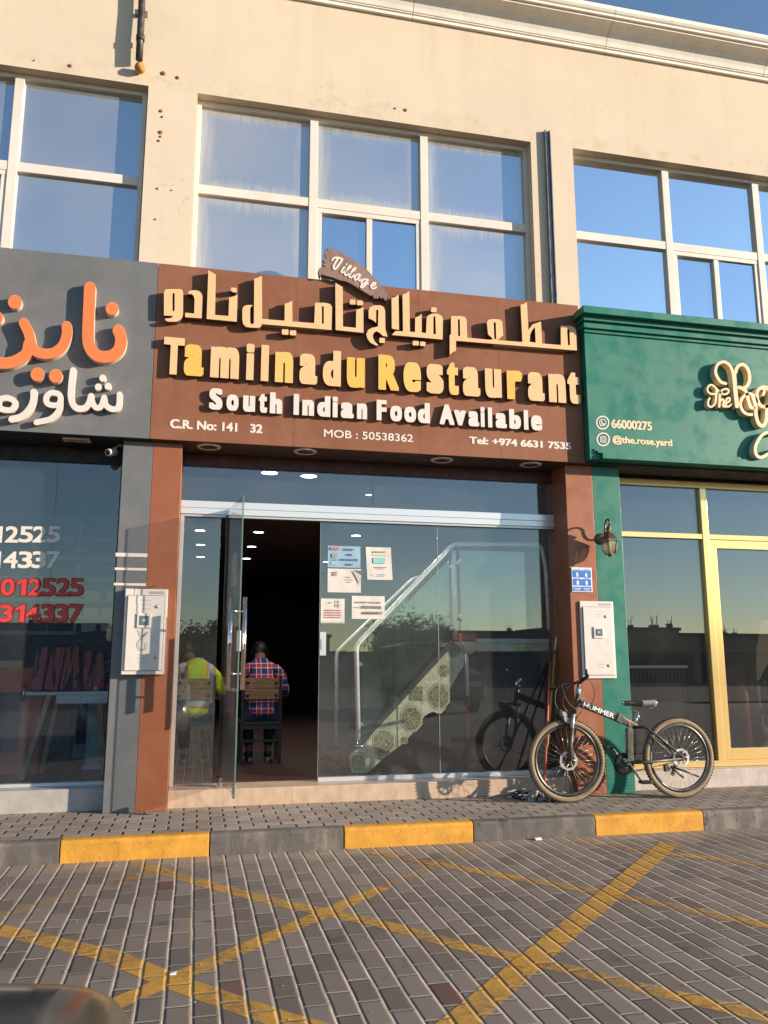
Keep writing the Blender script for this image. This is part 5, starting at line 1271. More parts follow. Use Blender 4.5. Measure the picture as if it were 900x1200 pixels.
# ------------------------------------------------------------------ bills on the restaurant glass
YN = YG-0.0055
def px_rect(a, b_, Y): p, q = onY(*a, Y), onY(*b_, Y); return p.x, q.x, q.z, p.z
def bill(lab, a, b_, mat, skew=0.0):
    x0, x1, z0, z1 = px_rect(a, b_, YN)
    r0 = thing('notice', lab, 'notice', ((x0+x1)/2, YN, z0), 'paper notices on the restaurant glass')
    m = MB(); n = 8; vs0 = []
    rr = random.Random(len(lab))
    for j in range(n+1):
        for i in range(n+1):
            u, v = i/n, j/n; cr = 0.003*sin(u*7+v*3+len(lab))+0.004*(abs(u-.5)*abs(v-.5)*4)**2*rr.uniform(0.3, 1.6)
            vs0.append((x0+(x1-x0)*u+skew*(v-0.5), YN-0.0015-abs(cr), z0+(z1-z0)*v))
    m.add(vs0, [(j*(n+1)+i, j*(n+1)+i+1, (j+1)*(n+1)+i+1, (j+1)*(n+1)+i) for j in range(n) for i in range(n)], True)
    m.build('sheet', mat, r0)
    return r0, (x0, x1, z0, z1)
def on_bill(r0, R, items, d=0.0095):
    x0, x1, z0, z1 = R; W_, H_ = x1-x0, z1-z0
    for it in items:
        if it[0] == 't':
            _, s, a, b_, c, e, m = it
            text_box('lettering', s, x0+W_*a, x0+W_*b_, z1-H_*e, z1-H_*c, YN-d, 0.0005, m, r0, 0.9, 0.02, 1.0)
        else:
            _, a, b_, c, e, m = it
            MB().box(x0+W_*a, x0+W_*b_, YN-d-0.0006, YN-d, z1-H_*e, z1-H_*c).build('printed_block', m, r0)
M_bl = paint('pale_blue_paper', (0.26, 0.40, 0.52), 0.7, var=0.05, dust=0.1)
M_pp = paint('sunlit_white_paper', (0.62, 0.58, 0.54), 0.75, var=0.04, dust=0.15)
M_navy = paint('navy_ink', (0.07, 0.07, 0.16), 0.6, dust=0); M_gr2 = paint('mid_grey_ink', (0.28, 0.30, 0.34), 0.6, dust=0)
M_cy = paint('cyan_ink', (0.22, 0.50, 0.52), 0.6, dust=0); M_yk = paint('yellow_ink', (0.62, 0.55, 0.18), 0.6, dust=0); M_rk = paint('faded_red_ink', (0.45, 0.17, 0.18), 0.6, dust=0)
r0, R = bill('pale blue entry notice at the top left of the glass', (384.2, 639.4), (422.2, 665.6), M_bl)
on_bill(r0, R, [('b', .07, .34, .07, .2, M_rk), ('b', .12, .28, .36, .53, M_gr2), ('b', .09, .3, .58, .61, M_cy), ('b', .1, .3, .66, .68, M_gr2), ('b', .1, .3, .74, .9, M_cy),
              ('t', 'ENTRY', .48, .80, .12, .22, M_navy), ('t', 'FOR', .56, .75, .36, .46, M_navy), ('t', 'VACCINATED', .36, .93, .59, .69, M_navy), ('t', 'ONLY', .52, .78, .81, .91, M_navy)])
r0, R = bill('plain white sheet with faded red print directly below the blue notice', (384.0, 666.2), (422.8, 694.7), M_pp)
on_bill(r0, R, [('b', .13, .29, .14, .19, M_rk), ('b', .15, .28, .21, .3, M_gr2), ('b', .5, .72, .34, .36, M_rk), ('b', .5, .78, .45, .47, M_rk), ('b', .56, .7, .55, .57, M_rk)])
m = MB(); x0, x1, z0, z1 = R
m.add([(x1-.09, YN-.012, z1-.01), (x1-.005, YN-.013, z0+.07), (x1+.0, YN-.02, z1-.06), (x1+.03, YN-.05, z1-.02)], [(0, 1, 2), (0, 2, 3)]); m.build('turned_corner', M_pp, r0)
r0, R = bill('white sheet with yellow band and cyan block right of the blue notice', (429.4, 641), (459, 679.8), M_pp, -0.02)
on_bill(r0, R, [('b', .25, .75, .12, .17, M_gr2), ('b', .22, .8, .22, .25, M_yk), ('b', .26, .74, .32, .5, M_cy), ('b', .3, .8, .61, .63, M_rk), ('b', .35, .7, .66, .67, M_gr2), ('b', .42, .75, .83, .85, M_cy), ('b', .36, .7, .89, .9, M_gr2), ('b', .2, .24, .84, .87, M_rk)])
r0, R = bill('small white sheet with a drawing above red lines beside the door edge', (376.0, 701.3), (403.6, 730.4), M_pp)
on_bill(r0, R, [('b', .15, .85, .46+.095*k, .50+.095*k, M_rk) for k in range(4)]+[('b', .35, .45, .15, .19, M_gr2), ('b', .2, .24, .2, .22, M_gr2), ('b', .62, .64, .12, .36, M_gr2), ('b', .74, .76, .1, .38, M_gr2), ('b', .6, .8, .27, .3, M_gr2), ('b', .6, .8, .1, .115, M_gr2), ('b', .05, .95, .95, .96, M_gr2)])
r0, R = bill('white delivery notice with two phone numbers in front of the handrail', (412.2, 698.2), (450.8, 725.6), M_pp)
on_bill(r0, R, [('t', 'DELIVERY AVAILABLE', .09, .88, .25, .315, M_ink), ('t', '50538362', .28, .90, .43, .55, M_ink), ('b', .07, .24, .49, .52, M_gr2), ('t', '66026001', .30, .91, .68, .80, M_ink)])

# ------------------------------------------------------------------ bicycle
YBK = 7.10
bk = thing('bicycle', 'black folding mountain bicycle with dusty tan tyres parked before the pillars', 'bicycle', (3.85, YBK, ZS))
M_bf = paint('black_bike_paint', (0.018, 0.017, 0.018), 0.32, var=0.15, scale=6, dust=0.28, dustcol=(0.22, 0.17, 0.12))
M_bg = paint('dusty_grey_alloy', (0.08, 0.072, 0.065), 0.45, 0.4, var=0.2, scale=9, dust=0.3)
M_tyre = paint('dusty_tan_tyre', (0.25, 0.185, 0.115), 0.9, var=0.2, scale=9, dust=0.4, dustcol=(0.36, 0.28, 0.19), bump=0.4)
M_tread2 = paint('dark_tread', (0.04, 0.033, 0.027), 0.9, var=0.3, scale=15, dust=0.35, dustcol=(0.28, 0.21, 0.14))
M_rimm = paint('grey_rim', (0.10, 0.095, 0.09), 0.35, 0.6, var=0.1, dust=0.35, dustcol=(0.33, 0.26, 0.18))
M_spk = paint('spoke_steel', (0.50, 0.47, 0.43), 0.3, 0.7, dust=0.2)
M_disc = paint('brake_disc_steel', (0.62, 0.60, 0.58), 0.3, 0.5, dust=0.1)
M_sat = paint('saddle_vinyl', (0.016, 0.016, 0.02), 0.35, dust=0.15, bump=0.15, bsc=300)
M_satg = paint('saddle_grey', (0.34, 0.32, 0.31), 0.45, dust=0.1)
M_bl2 = paint('pale_blue_ring', (0.25, 0.42, 0.50), 0.4, dust=0.1)
def B(px, py, dy=0.0): return onY(px, py, YBK+dy)
def wheel(c, R, lab, yaw=0.0, knob=True):
    ax = Vector((sin(yaw), cos(yaw), 0)); e1 = Vector((cos(yaw), -sin(yaw), 0)); e2 = Vector((0, 0, 1))
    def P(a, r, o=0.0): return c+e1*(r*cos(a))+e2*(r*sin(a))+ax*o
    rt_ = 0.027
    b = MB(); N = 72; ringp = [P(2*pi*k/N, R-rt_) for k in range(N)]
    n = 12; vv = []; ff = []
    for i in range(N):
        a = 2*pi*i/N
        for k in range(n):
            t = 2*pi*k/n; vv.append(P(a, R-rt_+rt_*cos(t), rt_*0.92*sin(t)))
    for i in range(N):
        for k in range(n): ff.append((i*n+k, i*n+(k+1) % n, ((i+1) % N)*n+(k+1) % n, ((i+1) % N)*n+k))
    b.add(vv, ff, True)
    w0 = b.build('wheel', M_tyre, bk, lab); ROOT[w0.name] = ROOT[bk.name]
    tr = MB()
    NT_ = 76
    for i in range(NT_):
        a = 2*pi*i/NT_
        for s, ro, hw in ((-1, -0.004, .006), (0, 0.0015, .007), (1, -0.004, .006)):
            aa = a+(pi/NT_ if s == 0 else 0)
            cc_ = P(aa, R+ro, s*0.016); rad = (P(aa, 1)-c).normalized(); tang = ax.cross(rad)
            tr.obox(cc_, tang*0.0055, ax*hw, (rad+ax*s*0.5).normalized()*0.0045)
    tr.build('tread_knobs', M_tread2, w0)
    rb = MB(); vv = []; ff = []; prof = [(R-0.052, -0.013), (R-0.046, -0.015), (R-0.075, -0.010), (R-0.082, 0), (R-0.075, 0.010), (R-0.046, 0.015), (R-0.052, 0.013)]
    m_ = len(prof)
    for i in range(N):
        for r_, o in prof: vv.append(P(2*pi*i/N, r_, o))
    for i in range(N):
        for k in range(m_): ff.append((i*m_+k, i*m_+(k+1) % m_, ((i+1) % N)*m_+(k+1) % m_, ((i+1) % N)*m_+k))
    rb.add(vv, ff, True); rb.build('rim', M_rimm, w0)
    NS = 32
    for i in range(NS):
        a = 2*pi*i/NS; s = 1 if i % 2 else -1; tw = (0.55 if (i//2) % 2 else -0.55)
        MB().tube([P(a+tw, 0.028, s*0.030), P(a, R-0.078, s*0.003)], 0.0010, 5).build('spoke', M_spk, w0)
    h = MB(); h.lathe(c, [(0.010, -0.062), (0.010, -0.05), (0.032, -0.036), (0.032, -0.030), (0.017, -0.022), (0.017, 0.022), (0.032, 0.030), (0.032, 0.036), (0.010, 0.05), (0.010, 0.062)], ax, 18); h.build('hub', M_bg, w0)
    d = MB(); n = 48
    vv = []; ff = []
    for i in range(n):
        wv = 0.003*sin(i*pi*2*10/n)
        for r_, o in ((0.062, -0.041), (0.084+wv, -0.041), (0.084+wv, -0.039), (0.062, -0.039)): vv.append(P(2*pi*i/n, r_, o))
    for i in range(n):
        for k in range(4): ff.append((i*4+k, i*4+(k+1) % 4, ((i+1) % n)*4+(k+1) % 4, ((i+1) % n)*4+k))
    d.add(vv, ff); 
    for i in range(6): d.tube([P(2*pi*i/6+.5, 0.028, -0.04), P(2*pi*i/6, 0.064, -0.04)], 0.004, 5)
    d.build('brake_disc', M_disc, w0)
    return w0
fc = B(664.4, 891); rc = B(795.5, 887.5)
RW = rc.z-ZS-0.0005; RF = fc.z-ZS-0.0005
wheel(rc, RW, 'dusty rear wheel', 0.0); wheel(fc, RF, 'dusty front wheel', radians(3))
fm = MB(); hd0 = B(677.3, 811); hd1 = B(674.0, 832)
fm.tube([hd0, hd1], 0.019, 14); fm.build('head_tube', M_bf, bk)
mt0 = B(677, 823); mt1 = B(724, 841.5)
b = MB(); dd = (mt1-mt0); b.beam(mt0, mt1, 0.042, 0.068, (0, 0, 1)); mtb = b.build('main_tube', M_bf, bk, bevel=0.012); ROOT[mtb.name] = ROOT[bk.name]
b = MB(); b.beam(B(722, 840), B(728.5, 843.5), 0.058, 0.078, (0, 0, 1)); b.build('fold_hinge', M_bg, bk, bevel=0.006)
b = MB(); b.beam(B(726, 842), B(746, 853), 0.04, 0.062, (0, 0, 1)); b.build('rear_tube', M_bg, bk, bevel=0.012)
# lettering on the main tube, in the tube's own plane
lm = text_mesh('HUMMER', 0.6, 0.018, 0.0006, 1.4)
xs_ = [v.co.x for v in lm.vertices]; ys_ = [v.co.y for v in lm.vertices]
L0 = mt0+(mt1-mt0)*0.12; ex = dd.normalized(); ez = Vector((0, -1, 0)).cross(ex); ez = -ez if ez.z < 0 else ez
for v in lm.vertices:
    u = (v.co.x-min(xs_))/(max(xs_)-min(xs_)); w_ = (v.co.y-min(ys_))/(max(ys_)-min(ys_))
    v.co = L0+ex*(u*dd.length*0.76)+ez*((w_-0.5)*0.044)+Vector((0, -0.0222-v.co.z, 0))
link_mesh('lettering', lm, paint('bike_white', (0.72, 0.70, 0.66), 0.4, dust=0.1), mtb)
e0 = B(736, 850); MB().lathe((e0.x, YBK-0.0205, e0.z+.012), [(0.016, 0), (0.016, 0.0015), (0, 0.0015)], (0, -1, 0), 14).build('emblem', M_redp, bk)
# swing plate, shock, bottom bracket
bb = B(735, 896)
for s in (-1, 1):
    b = MB(); b.beam(B(739, 850, s*.026), B(738.5, 893, s*.026), 0.008, 0.055, (1, 0, 0)); b.build('side_plate', M_bg, bk, bevel=0.003)
    b = MB(); b.tube([B(743, 852, s*.03), B(756, 852, s*.035), B(775, 866, s*.055), rc+Vector((-.0, s*.062, .01))], [.014, .015, .011, .010], 10); b.build('seat_stay', M_bf, bk)
    b = MB(); b.tube([bb+Vector((.03, s*.035, .02)), B(760, 893, s*.05), rc+Vector((-.02, s*.064, -.005))], [.015, .014, .011], 10); b.build('chain_stay', M_bg, bk)
    b = MB(); b.tube([B(757, 858, s*.045), B(786, 884, s*.06)], 0.009, 8); b.build('brace', M_bg, bk)
sp = MB(); s0 = B(734, 856, -.0); s1 = B(734.5, 879, -.0); ns = 60
sp.tube([s0+(s1-s0)*(k/ns)+Vector((0.017*cos(k*.9), 0.017*sin(k*.9), 0)) for k in range(ns+1)], 0.0042, 6); sp.build('spring', M_disc, bk)
MB().tube([s0+Vector((0, 0, .02)), s1-Vector((0, 0, .03))], 0.009, 8).build('damper', M_bf, bk)
b = MB(); b.lathe(bb, [(0.022, -0.045), (0.022, 0.045)], (0, 1, 0), 16); b.build('bottom_bracket', M_bg, bk)
b = MB(); b.lathe(bb+Vector((0, .05, 0)), [(0.05, -0.003), (0.088, -0.002), (0.09, 0.0), (0.088, 0.002), (0.05, 0.003), (0.05, -0.003)], (0, 1, 0), 32, False); b.build('chain_ring', M_bf, bk)
b = MB(); b.lathe(bb+Vector((0, .058, 0)), [(0.07, -.002), (0.10, 0), (0.07, .002), (0.07, -.002)], (0, 1, 0), 28, False); b.build('chain_guard', M_bf, bk)
c1 = bb+Vector((0.10, -0.065, -0.14)); c2 = bb+Vector((-0.10, 0.075, 0.14))
b = MB(); b.beam(bb+Vector((0, -.055, 0)), c1, 0.016, 0.026, (0, 1, 0)); b.build('crank', M_bg, bk, bevel=0.004)
b = MB(); b.beam(bb+Vector((0, .07, 0)), c2, 0.016, 0.026, (0, 1, 0)); b.build('crank', M_bg, bk, bevel=0.004)
for c_, s in ((c1, -1), (c2, 1)):
    b = MB(); b.box(c_.x-.048, c_.x+.048, c_.y+s*.02, c_.y+s*.10, c_.z-.013, c_.z+.013); b.build('pedal', M_bf, bk, bevel=0.005)
ck = MB(); rs_ = 0.045
for s, o in ((1, 0), (-1, 0)):
    ck.tube([bb+Vector((0, .05, s*.085)), rc+Vector((0, .05, s*rs_))], 0.004, 6)
ck.build('chain', M_bf, bk)
b = MB(); b.lathe(rc+Vector((0, .042, 0)), [(0.05, 0), (0.044, .006), (0.036, .012), (0.028, .018), (0.0, .02)], (0, 1, 0), 24); b.build('cassette', M_bg, bk)
b = MB(); b.tube([rc+Vector((0, .07, -.01)), rc+Vector((.0, .075, -.07)), rc+Vector((-.04, .06, -.15))], .012, 8); b.lathe(rc+Vector((0, .06, -.075)), [(.022, -.004), (.022, .004)], (0, 1, 0), 12); b.lathe(rc+Vector((-.04, .055, -.15)), [(.022, -.004), (.022, .004)], (0, 1, 0), 12); b.build('derailleur', M_bg, bk)
b = MB(); b.obox(B(781, 900, -.055), (.022, 0, .004), (0, .02, 0), (-.004, 0, .028)); b.build('brake_caliper', M_bg, bk, bevel=0.005)
b = MB(); b.tube([B(786, 898, -.075), B(803, 904, -.10), B(819, 910, -.12)], [.009, .008, .010], 8); b.build('kick_stand', M_bf, bk)
b = MB(); b.tube([B(786, 899, -.08), B(801, 911, -.09)], [.009, .012], 8); b.build('foot_peg', M_bg, bk)
# seat
MB().tube([B(746.8, 833), B(744, 856)], 0.0145, 12).build('seat_post', M_chrome, bk)
b = MB(); b.tube([B(747.2, 838), B(746.8, 841)], 0.02, 12); b.build('seat_clamp', M_bl2, bk)
sd = MB(); sa = B(729, 824); sb_ = B(768.5, 822.5); N = 14; m_ = 12; vv = []; ff = []
for i in range(N+1):
    u = i/N; cx = sa+(sb_-sa)*u
    wd = 0.018+0.060*max(0, (u-0.35)/0.65)**1.1 if u > .35 else 0.018+0.004*u
    if u > .93: wd *= 0.8
    th = 0.030+0.018*u
    if i in (0, N): wd *= .55; th *= .6
    for k in range(m_):
        t = 2*pi*k/m_; vv.append((cx.x, cx.y+wd*cos(t)*(1 if sin(t) > -.2 else .8), cx.z+0.006*sin(u*pi*1.0+2.2)+th*(0.55*sin(t) if sin(t) > 0 else 0.9*sin(t))))
for i in range(N):
    for k in range(m_): ff.append((i*m_+k, i*m_+(k+1) % m_, (i+1)*m_+(k+1) % m_, (i+1)*m_+k))
ff += [tuple(range(m_)), tuple(N*m_+k for k in reversed(range(m_)))]
nfront = 8
sd.add(vv, ff, True)
me = sd.mesh('seat'); me.materials.append(M_sat); me.materials.append(M_satg)
for p in me.polygons:
    if p.center.x > sa.x+(sb_.x-sa.x)*0.60: p.material_index = 1
link_mesh('seat', me, None, bk)
b = MB()
for s in (-1, 1): b.tube(smooth_path([B(738, 830, s*.012), B(744, 834, s*.02), B(752, 834, s*.025), B(764, 829, s*.04)], 4), 0.0045, 6)
b.build('seat_rails', M_bg, bk)
# fork, stem, bars
fk_c = B(672.5, 836)
for s in (-1, 1):
    b = MB(); b.tube([B(672.8, 834, s*.055), B(669.5, 862, s*.055)], 0.0145, 10); b.build('fork_stanchion', M_disc, bk)
    b = MB(); b.tube([B(670.5, 853, s*.055), B(668.5, 872, s*.056), fc+Vector((0.008, s*.058, 0))], [.021, .020, .016], 12); b.build('fork_slider', M_bg if s < 0 else M_bf, bk)
b = MB(); b.beam(B(672.8, 834.5, -.075), B(672.8, 834.5, .075), 0.045, 0.03); b.build('fork_crown', M_bf, bk, bevel=0.008)
b = MB(); b.tube([B(669, 856, -.055), fc+Vector((0.0, 0, RF+0.02)), B(669, 856, .055)], 0.013, 8); b.build('fork_arch', M_bf, bk)
MB().tube([hd0, B(678.3, 800)], 0.015, 12).build('stem', M_bg, bk)
b = MB(); b.tube([B(677.2, 813.5), B(677.8, 807)], 0.0235, 14); b.build('stem_ring', M_bl2, bk)
hb0 = onY(688.5, 792.5, 6.85); hb1 = onY(646, 806.5, 7.36); hm = (hb0+hb1)/2; stp = B(678.3, 800)
b = MB(); b.tube([hb0, hb0+(stp-hb0)*.55, stp+Vector((0, -.04, 0)), stp+Vector((0, .04, 0)), hb1+(stp-hb1)*.55, hb1], 0.0125, 10); b.build('handlebar', M_bf, bk)
for h_, o in ((hb0, 1), (hb1, -1)):
    dr_ = (stp-h_).normalized()
    b = MB(); b.tube([h_-dr_*.002, h_+dr_*0.02, h_+dr_*0.11, h_+dr_*.125], [.015, .0165, .0165, .019], 12); b.build('grip', M_bf, bk)
    b = MB(); b.tube([h_+dr_*.14, h_+dr_*.13+Vector((-.05, 0, -.02)), h_+dr_*.06+Vector((-.075, 0, -.035))], [.007, .006, .005], 8); b.lathe(h_+dr_*.15, [(.018, -.012), (.018, .012)], dr_, 12); b.build('brake_lever', M_bf, bk)
b = MB(); b.tube([hb0+Vector((0, -.003, 0)), hb0+Vector((-.008, -.006, .03)), hb0+Vector((-.012, -.004, .062))], [.013, .012, .008], 10); b.build('bar_end', M_bg, bk)
for pts in ([hb0+(stp-hb0)*.5+Vector((-.03, 0, 0)), stp+Vector((-.16, -.1, -.04)), stp+Vector((-.19, -.05, -.18)), stp+Vector((-.11, -.04, -.30)), B(669, 842, -.06), B(668, 880, -.07)],
            [hb1+(stp-hb1)*.5, stp+Vector((-.20, .05, -.06)), stp+Vector((-.22, .03, -.20)), stp+Vector((-.13, .0, -.31)), stp+Vector((-.02, -.03, -.28)), B(682, 826, -.04)],
            [hb1+(stp-hb1)*.45, stp+Vector((-.17, .0, -.02)), stp+Vector((-.15, -.06, -.16)), stp+Vector((-.05, -.06, -.24)), B(680, 825, -.035), B(700, 835, -.035)],
            [hb0+(stp-hb0)*.55, stp+Vector((.07, -.10, .01)), stp+Vector((.11, -.08, -.12)), stp+Vector((.06, -.05, -.22)), B(684, 829, -.035)],
            [stp+Vector((-.1, -.05, .01)), stp+Vector((-.05, -.07, -.05)), stp+Vector((-.08, -.06, -.18)), stp+Vector((-.03, -.05, -.27))]):
    MB().tube(smooth_path([tuple(p) for p in pts], 7), 0.0032, 6).build('cable', M_bf if len(pts) != 6 else M_bg, bk)
# front mud shield with a pale emblem
g0 = [(-.02, .03), (-.10, .075), (-.155, .10), (-.165, .05), (-.12, -.02), (-.06, -.055), (-.01, -.04)]
pc = B(672, 846)
b = MB(); b.prism([(pc.x+x, pc.z+z+.02) for x, z in g0], YBK-.045, YBK+.045); b.build('mud_shield', M_bf, bk, bevel=0.01)
ec = pc+Vector((-.085, 0, .045))
shp = [(ec.x+x, ec.z+z) for x, z in ((-.045, .045), (-.01, .05), (.005, .02), (-.012, .0), (.02, -.005), (.045, -.03), (.04, -.06), (.0, -.05), (-.02, -.03), (-.03, .005))]
b = MB(); b.prism(shp, YBK-.0468, YBK-.0452); b.build('emblem', M_satg, bk)
b = MB(); b.obox(fc+Vector((.03, -.05, .06)), (.016, 0, .006), (0, .015, 0), (-.006, 0, .026)); b.build('brake_caliper', M_bg, bk, bevel=0.004)

# ------------------------------------------------------------------ mop, stick and ring behind the front wheel
M_mred = paint('pinkish_red_stick', (0.52, 0.10, 0.075), 0.4, var=0.1, obj=True); M_myel = paint('ochre_stick', (0.50, 0.25, 0.05), 0.5, var=0.15, obj=True)
mp = thing('mop', 'string mop with pinkish red stick and light blue socket behind the front wheel', 'mop', onY(637, 925, 7.42))
m0 = onY(637.5, 921, 7.25); m1 = onY(645, 775, 7.80)
MB().tube([m0, m1], 0.0115, 10).build('stick', M_mred, mp)
so_ = onY(633, 924, 7.24); mc = onZ(641, 937, ZS)
b = MB(); b.lathe(so_+Vector((0.0, 0, -.02)), [(0.040, 0), (0.038, 0.025), (0.024, 0.042), (0.016, 0.06), (0.015, 0.09)], (m1-m0).normalized(), 14); b.build('socket', paint('light_blue_plastic', (0.10, 0.40, 0.55), 0.4, obj=True), mp)
M_str2 = paint('grey_mop_strings', (0.36, 0.34, 0.32), 0.95, var=0.35, scale=30, obj=True)
rr = random.Random(11)
for k in range(90):
    a = rr.uniform(0, 2*pi); r0_ = rr.uniform(.01, .045); e = Vector((mc.x-.02+rr.gauss(0, .10), mc.y-.02+rr.gauss(0, .05), ZS+rr.uniform(.008, .04)))
    e.y = min(e.y, 7.54)
    st_ = so_+Vector((cos(a)*r0_, sin(a)*r0_, -.01)); md = (st_+e)/2+Vector((rr.gauss(0, .02), rr.gauss(0, .02), .02)); md.z = max(md.z, ZS+.012)
    e2 = e+Vector((rr.gauss(.03, .03), rr.gauss(0, .02), 0)); e2.y = min(e2.y, 7.54)
    MB().tube(smooth_path([tuple(st_), tuple(md), tuple(e), tuple(e2)], 4), rr.uniform(.006, .009), 6).build('string', M_str2, mp)
bs_ = thing('broom_stick', 'ochre stick with a grey upper end leaning in the corner beside the mop', 'stick', onY(637, 925, 7.5))
s0 = onY(637.5, 918, 7.48); s1 = onY(650.5, 764, 7.80); s2 = s1+(s1-s0)*0.28
MB().tube([s0, s1], 0.0125, 10).build('stick', M_myel, bs_); MB().tube([s1, s2], 0.010, 10).build('upper_end', M_post, bs_)
MB().tube([s1-(s1-s0)*.02, s1+(s1-s0)*.012], 0.0135, 10).build('ferrule', paint('blue_ferrule', (0.06, 0.12, 0.25), 0.4), bs_)
rg = thing('blue_ring', 'dark blue plastic ring lying against the step beside the mop', 'ring', onZ(615, 933, ZS))
q = onZ(614.5, 932, ZS+0.02); b = MB(); b.tube([(q.x+.115*cos(2*pi*k/36), min(q.y, 7.43)+.105*sin(2*pi*k/36), ZS+.022+.012*sin(2*pi*k/36)) for k in range(36)], 0.0175, 10, closed=True); b.build('ring', paint('navy_plastic', (0.015, 0.018, 0.05), 0.35, dust=0.15, obj=True), rg)
b = MB(); b.tube([(q.x+.13*cos(t), min(q.y, 7.43)-.09+.02*sin(t), ZS+.012) for t in (2.2, 1.9, 1.6, 1.3)], 0.008, 6); b.build('tag', M_paper, rg)
from mathutils import noise as mnoise
# ------------------------------------------------------------------ two people seated with their backs to the door
def skin_mesh(verts, edges, radii, levels=2, root=0):
    me = bpy.data.meshes.new('sk'); me.from_pydata([tuple(v) for v in verts], edges, []); ob = bpy.data.objects.new('sk', me); COL.objects.link(ob)
    ob.modifiers.new('skin', 'SKIN'); ob.modifiers['skin'].use_smooth_shade = True
    sub = ob.modifiers.new('sub', 'SUBSURF'); sub.levels = levels; sub.render_levels = levels
    sv = me.skin_vertices[0].data
    for i, r in enumerate(radii): sv[i].radius = r if isinstance(r, tuple) else (r, r); sv[i].use_root = (i == root)
    dg = bpy.context.evaluated_depsgraph_get(); out = bpy.data.meshes.new_from_object(ob.evaluated_get(dg))
    bpy.data.objects.remove(ob); bpy.data.meshes.remove(me)
    for p in out.polygons: p.use_smooth = True
    return out
def plaid():
    t = NT('plaid_shirt'); p = t.obj(); x, y, z = t.sep(p)
    def band(c, per, lo, hi, ph=0.0):
        f = t.math('FRACT', t.math('ADD', t.math('DIVIDE', c, per), 10+ph)); return t.math('MULTIPLY', t.math('GREATER_THAN', f, lo), t.math('LESS_THAN', f, hi))
    c = t.mix(band(x, .125, 0, .45), (0.40, 0.035, 0.05), (0.03, 0.045, 0.15))
    c = t.mix(t.math('MULTIPLY', band(z, .12, 0, .45), 0.6), c, (0.03, 0.04, 0.14))
    c = t.mix(t.math('MULTIPLY', band(z, .12, .55, .9), 0.5), c, (0.48, 0.04, 0.06))
    for lo, hi in ((.47, .53), (.88, .93)):
        c = t.mix(t.math('MULTIPLY', band(x, .125, lo, hi), 0.8), c, (0.65, 0.58, 0.58)); c = t.mix(t.math('MULTIPLY', band(z, .12, lo, hi), 0.8), c, (0.65, 0.58, 0.58))
    return t.done(t.pbr(c, 0.9, 0, t.bump(t.noise(p, 6, 4), 0.5, 0.03), 0.1))
def vest():
    t = NT('hi_vis_vest'); p = t.obj(); x, y, z = t.sep(p)
    def rng(c, lo, hi): return t.math('MULTIPLY', t.math('GREATER_THAN', c, lo), t.math('LESS_THAN', c, hi))
    c = t.mix(t.ramp(t.noise(p, 7, 4), 0.3, 0.7), (0.50, 0.62, 0.02), (0.62, 0.70, 0.04))
    c = t.mix(rng(z, .60, .74), c, (0.85, 0.22, 0.05)); c = t.mix(rng(z, .62, .72), c, (0.55, 0.55, 0.56))
    ax = t.math('ABSOLUTE', x)
    up = t.math('GREATER_THAN', z, 0.74)
    c = t.mix(t.math('MULTIPLY', up, rng(ax, .10, .20)), c, (0.85, 0.25, 0.06)); c = t.mix(t.math('MULTIPLY', up, rng(ax, .12, .18)), c, (0.55, 0.55, 0.56))
    return t.done(t.pbr(c, 0.8, 0, t.bump(t.noise(p, 7, 4), 0.6, 0.03), 0.2))
M_skin = paint('brown_skin', (0.20, 0.10, 0.06), 0.55, var=0.06, dust=0, bump=0.05, obj=True)
M_hair = paint('black_hair', (0.008, 0.007, 0.007), 0.5, var=0.2, dust=0, bump=0.5, bsc=90, obj=True)
M_jean = paint('dark_trousers', (0.02, 0.025, 0.045), 0.85, var=0.2, dust=0, obj=True)
M_shoe = paint('dark_shoes', (0.02, 0.02, 0.022), 0.6, obj=True); M_sole = paint('pale_sole', (0.45, 0.45, 0.45), 0.6, obj=True)
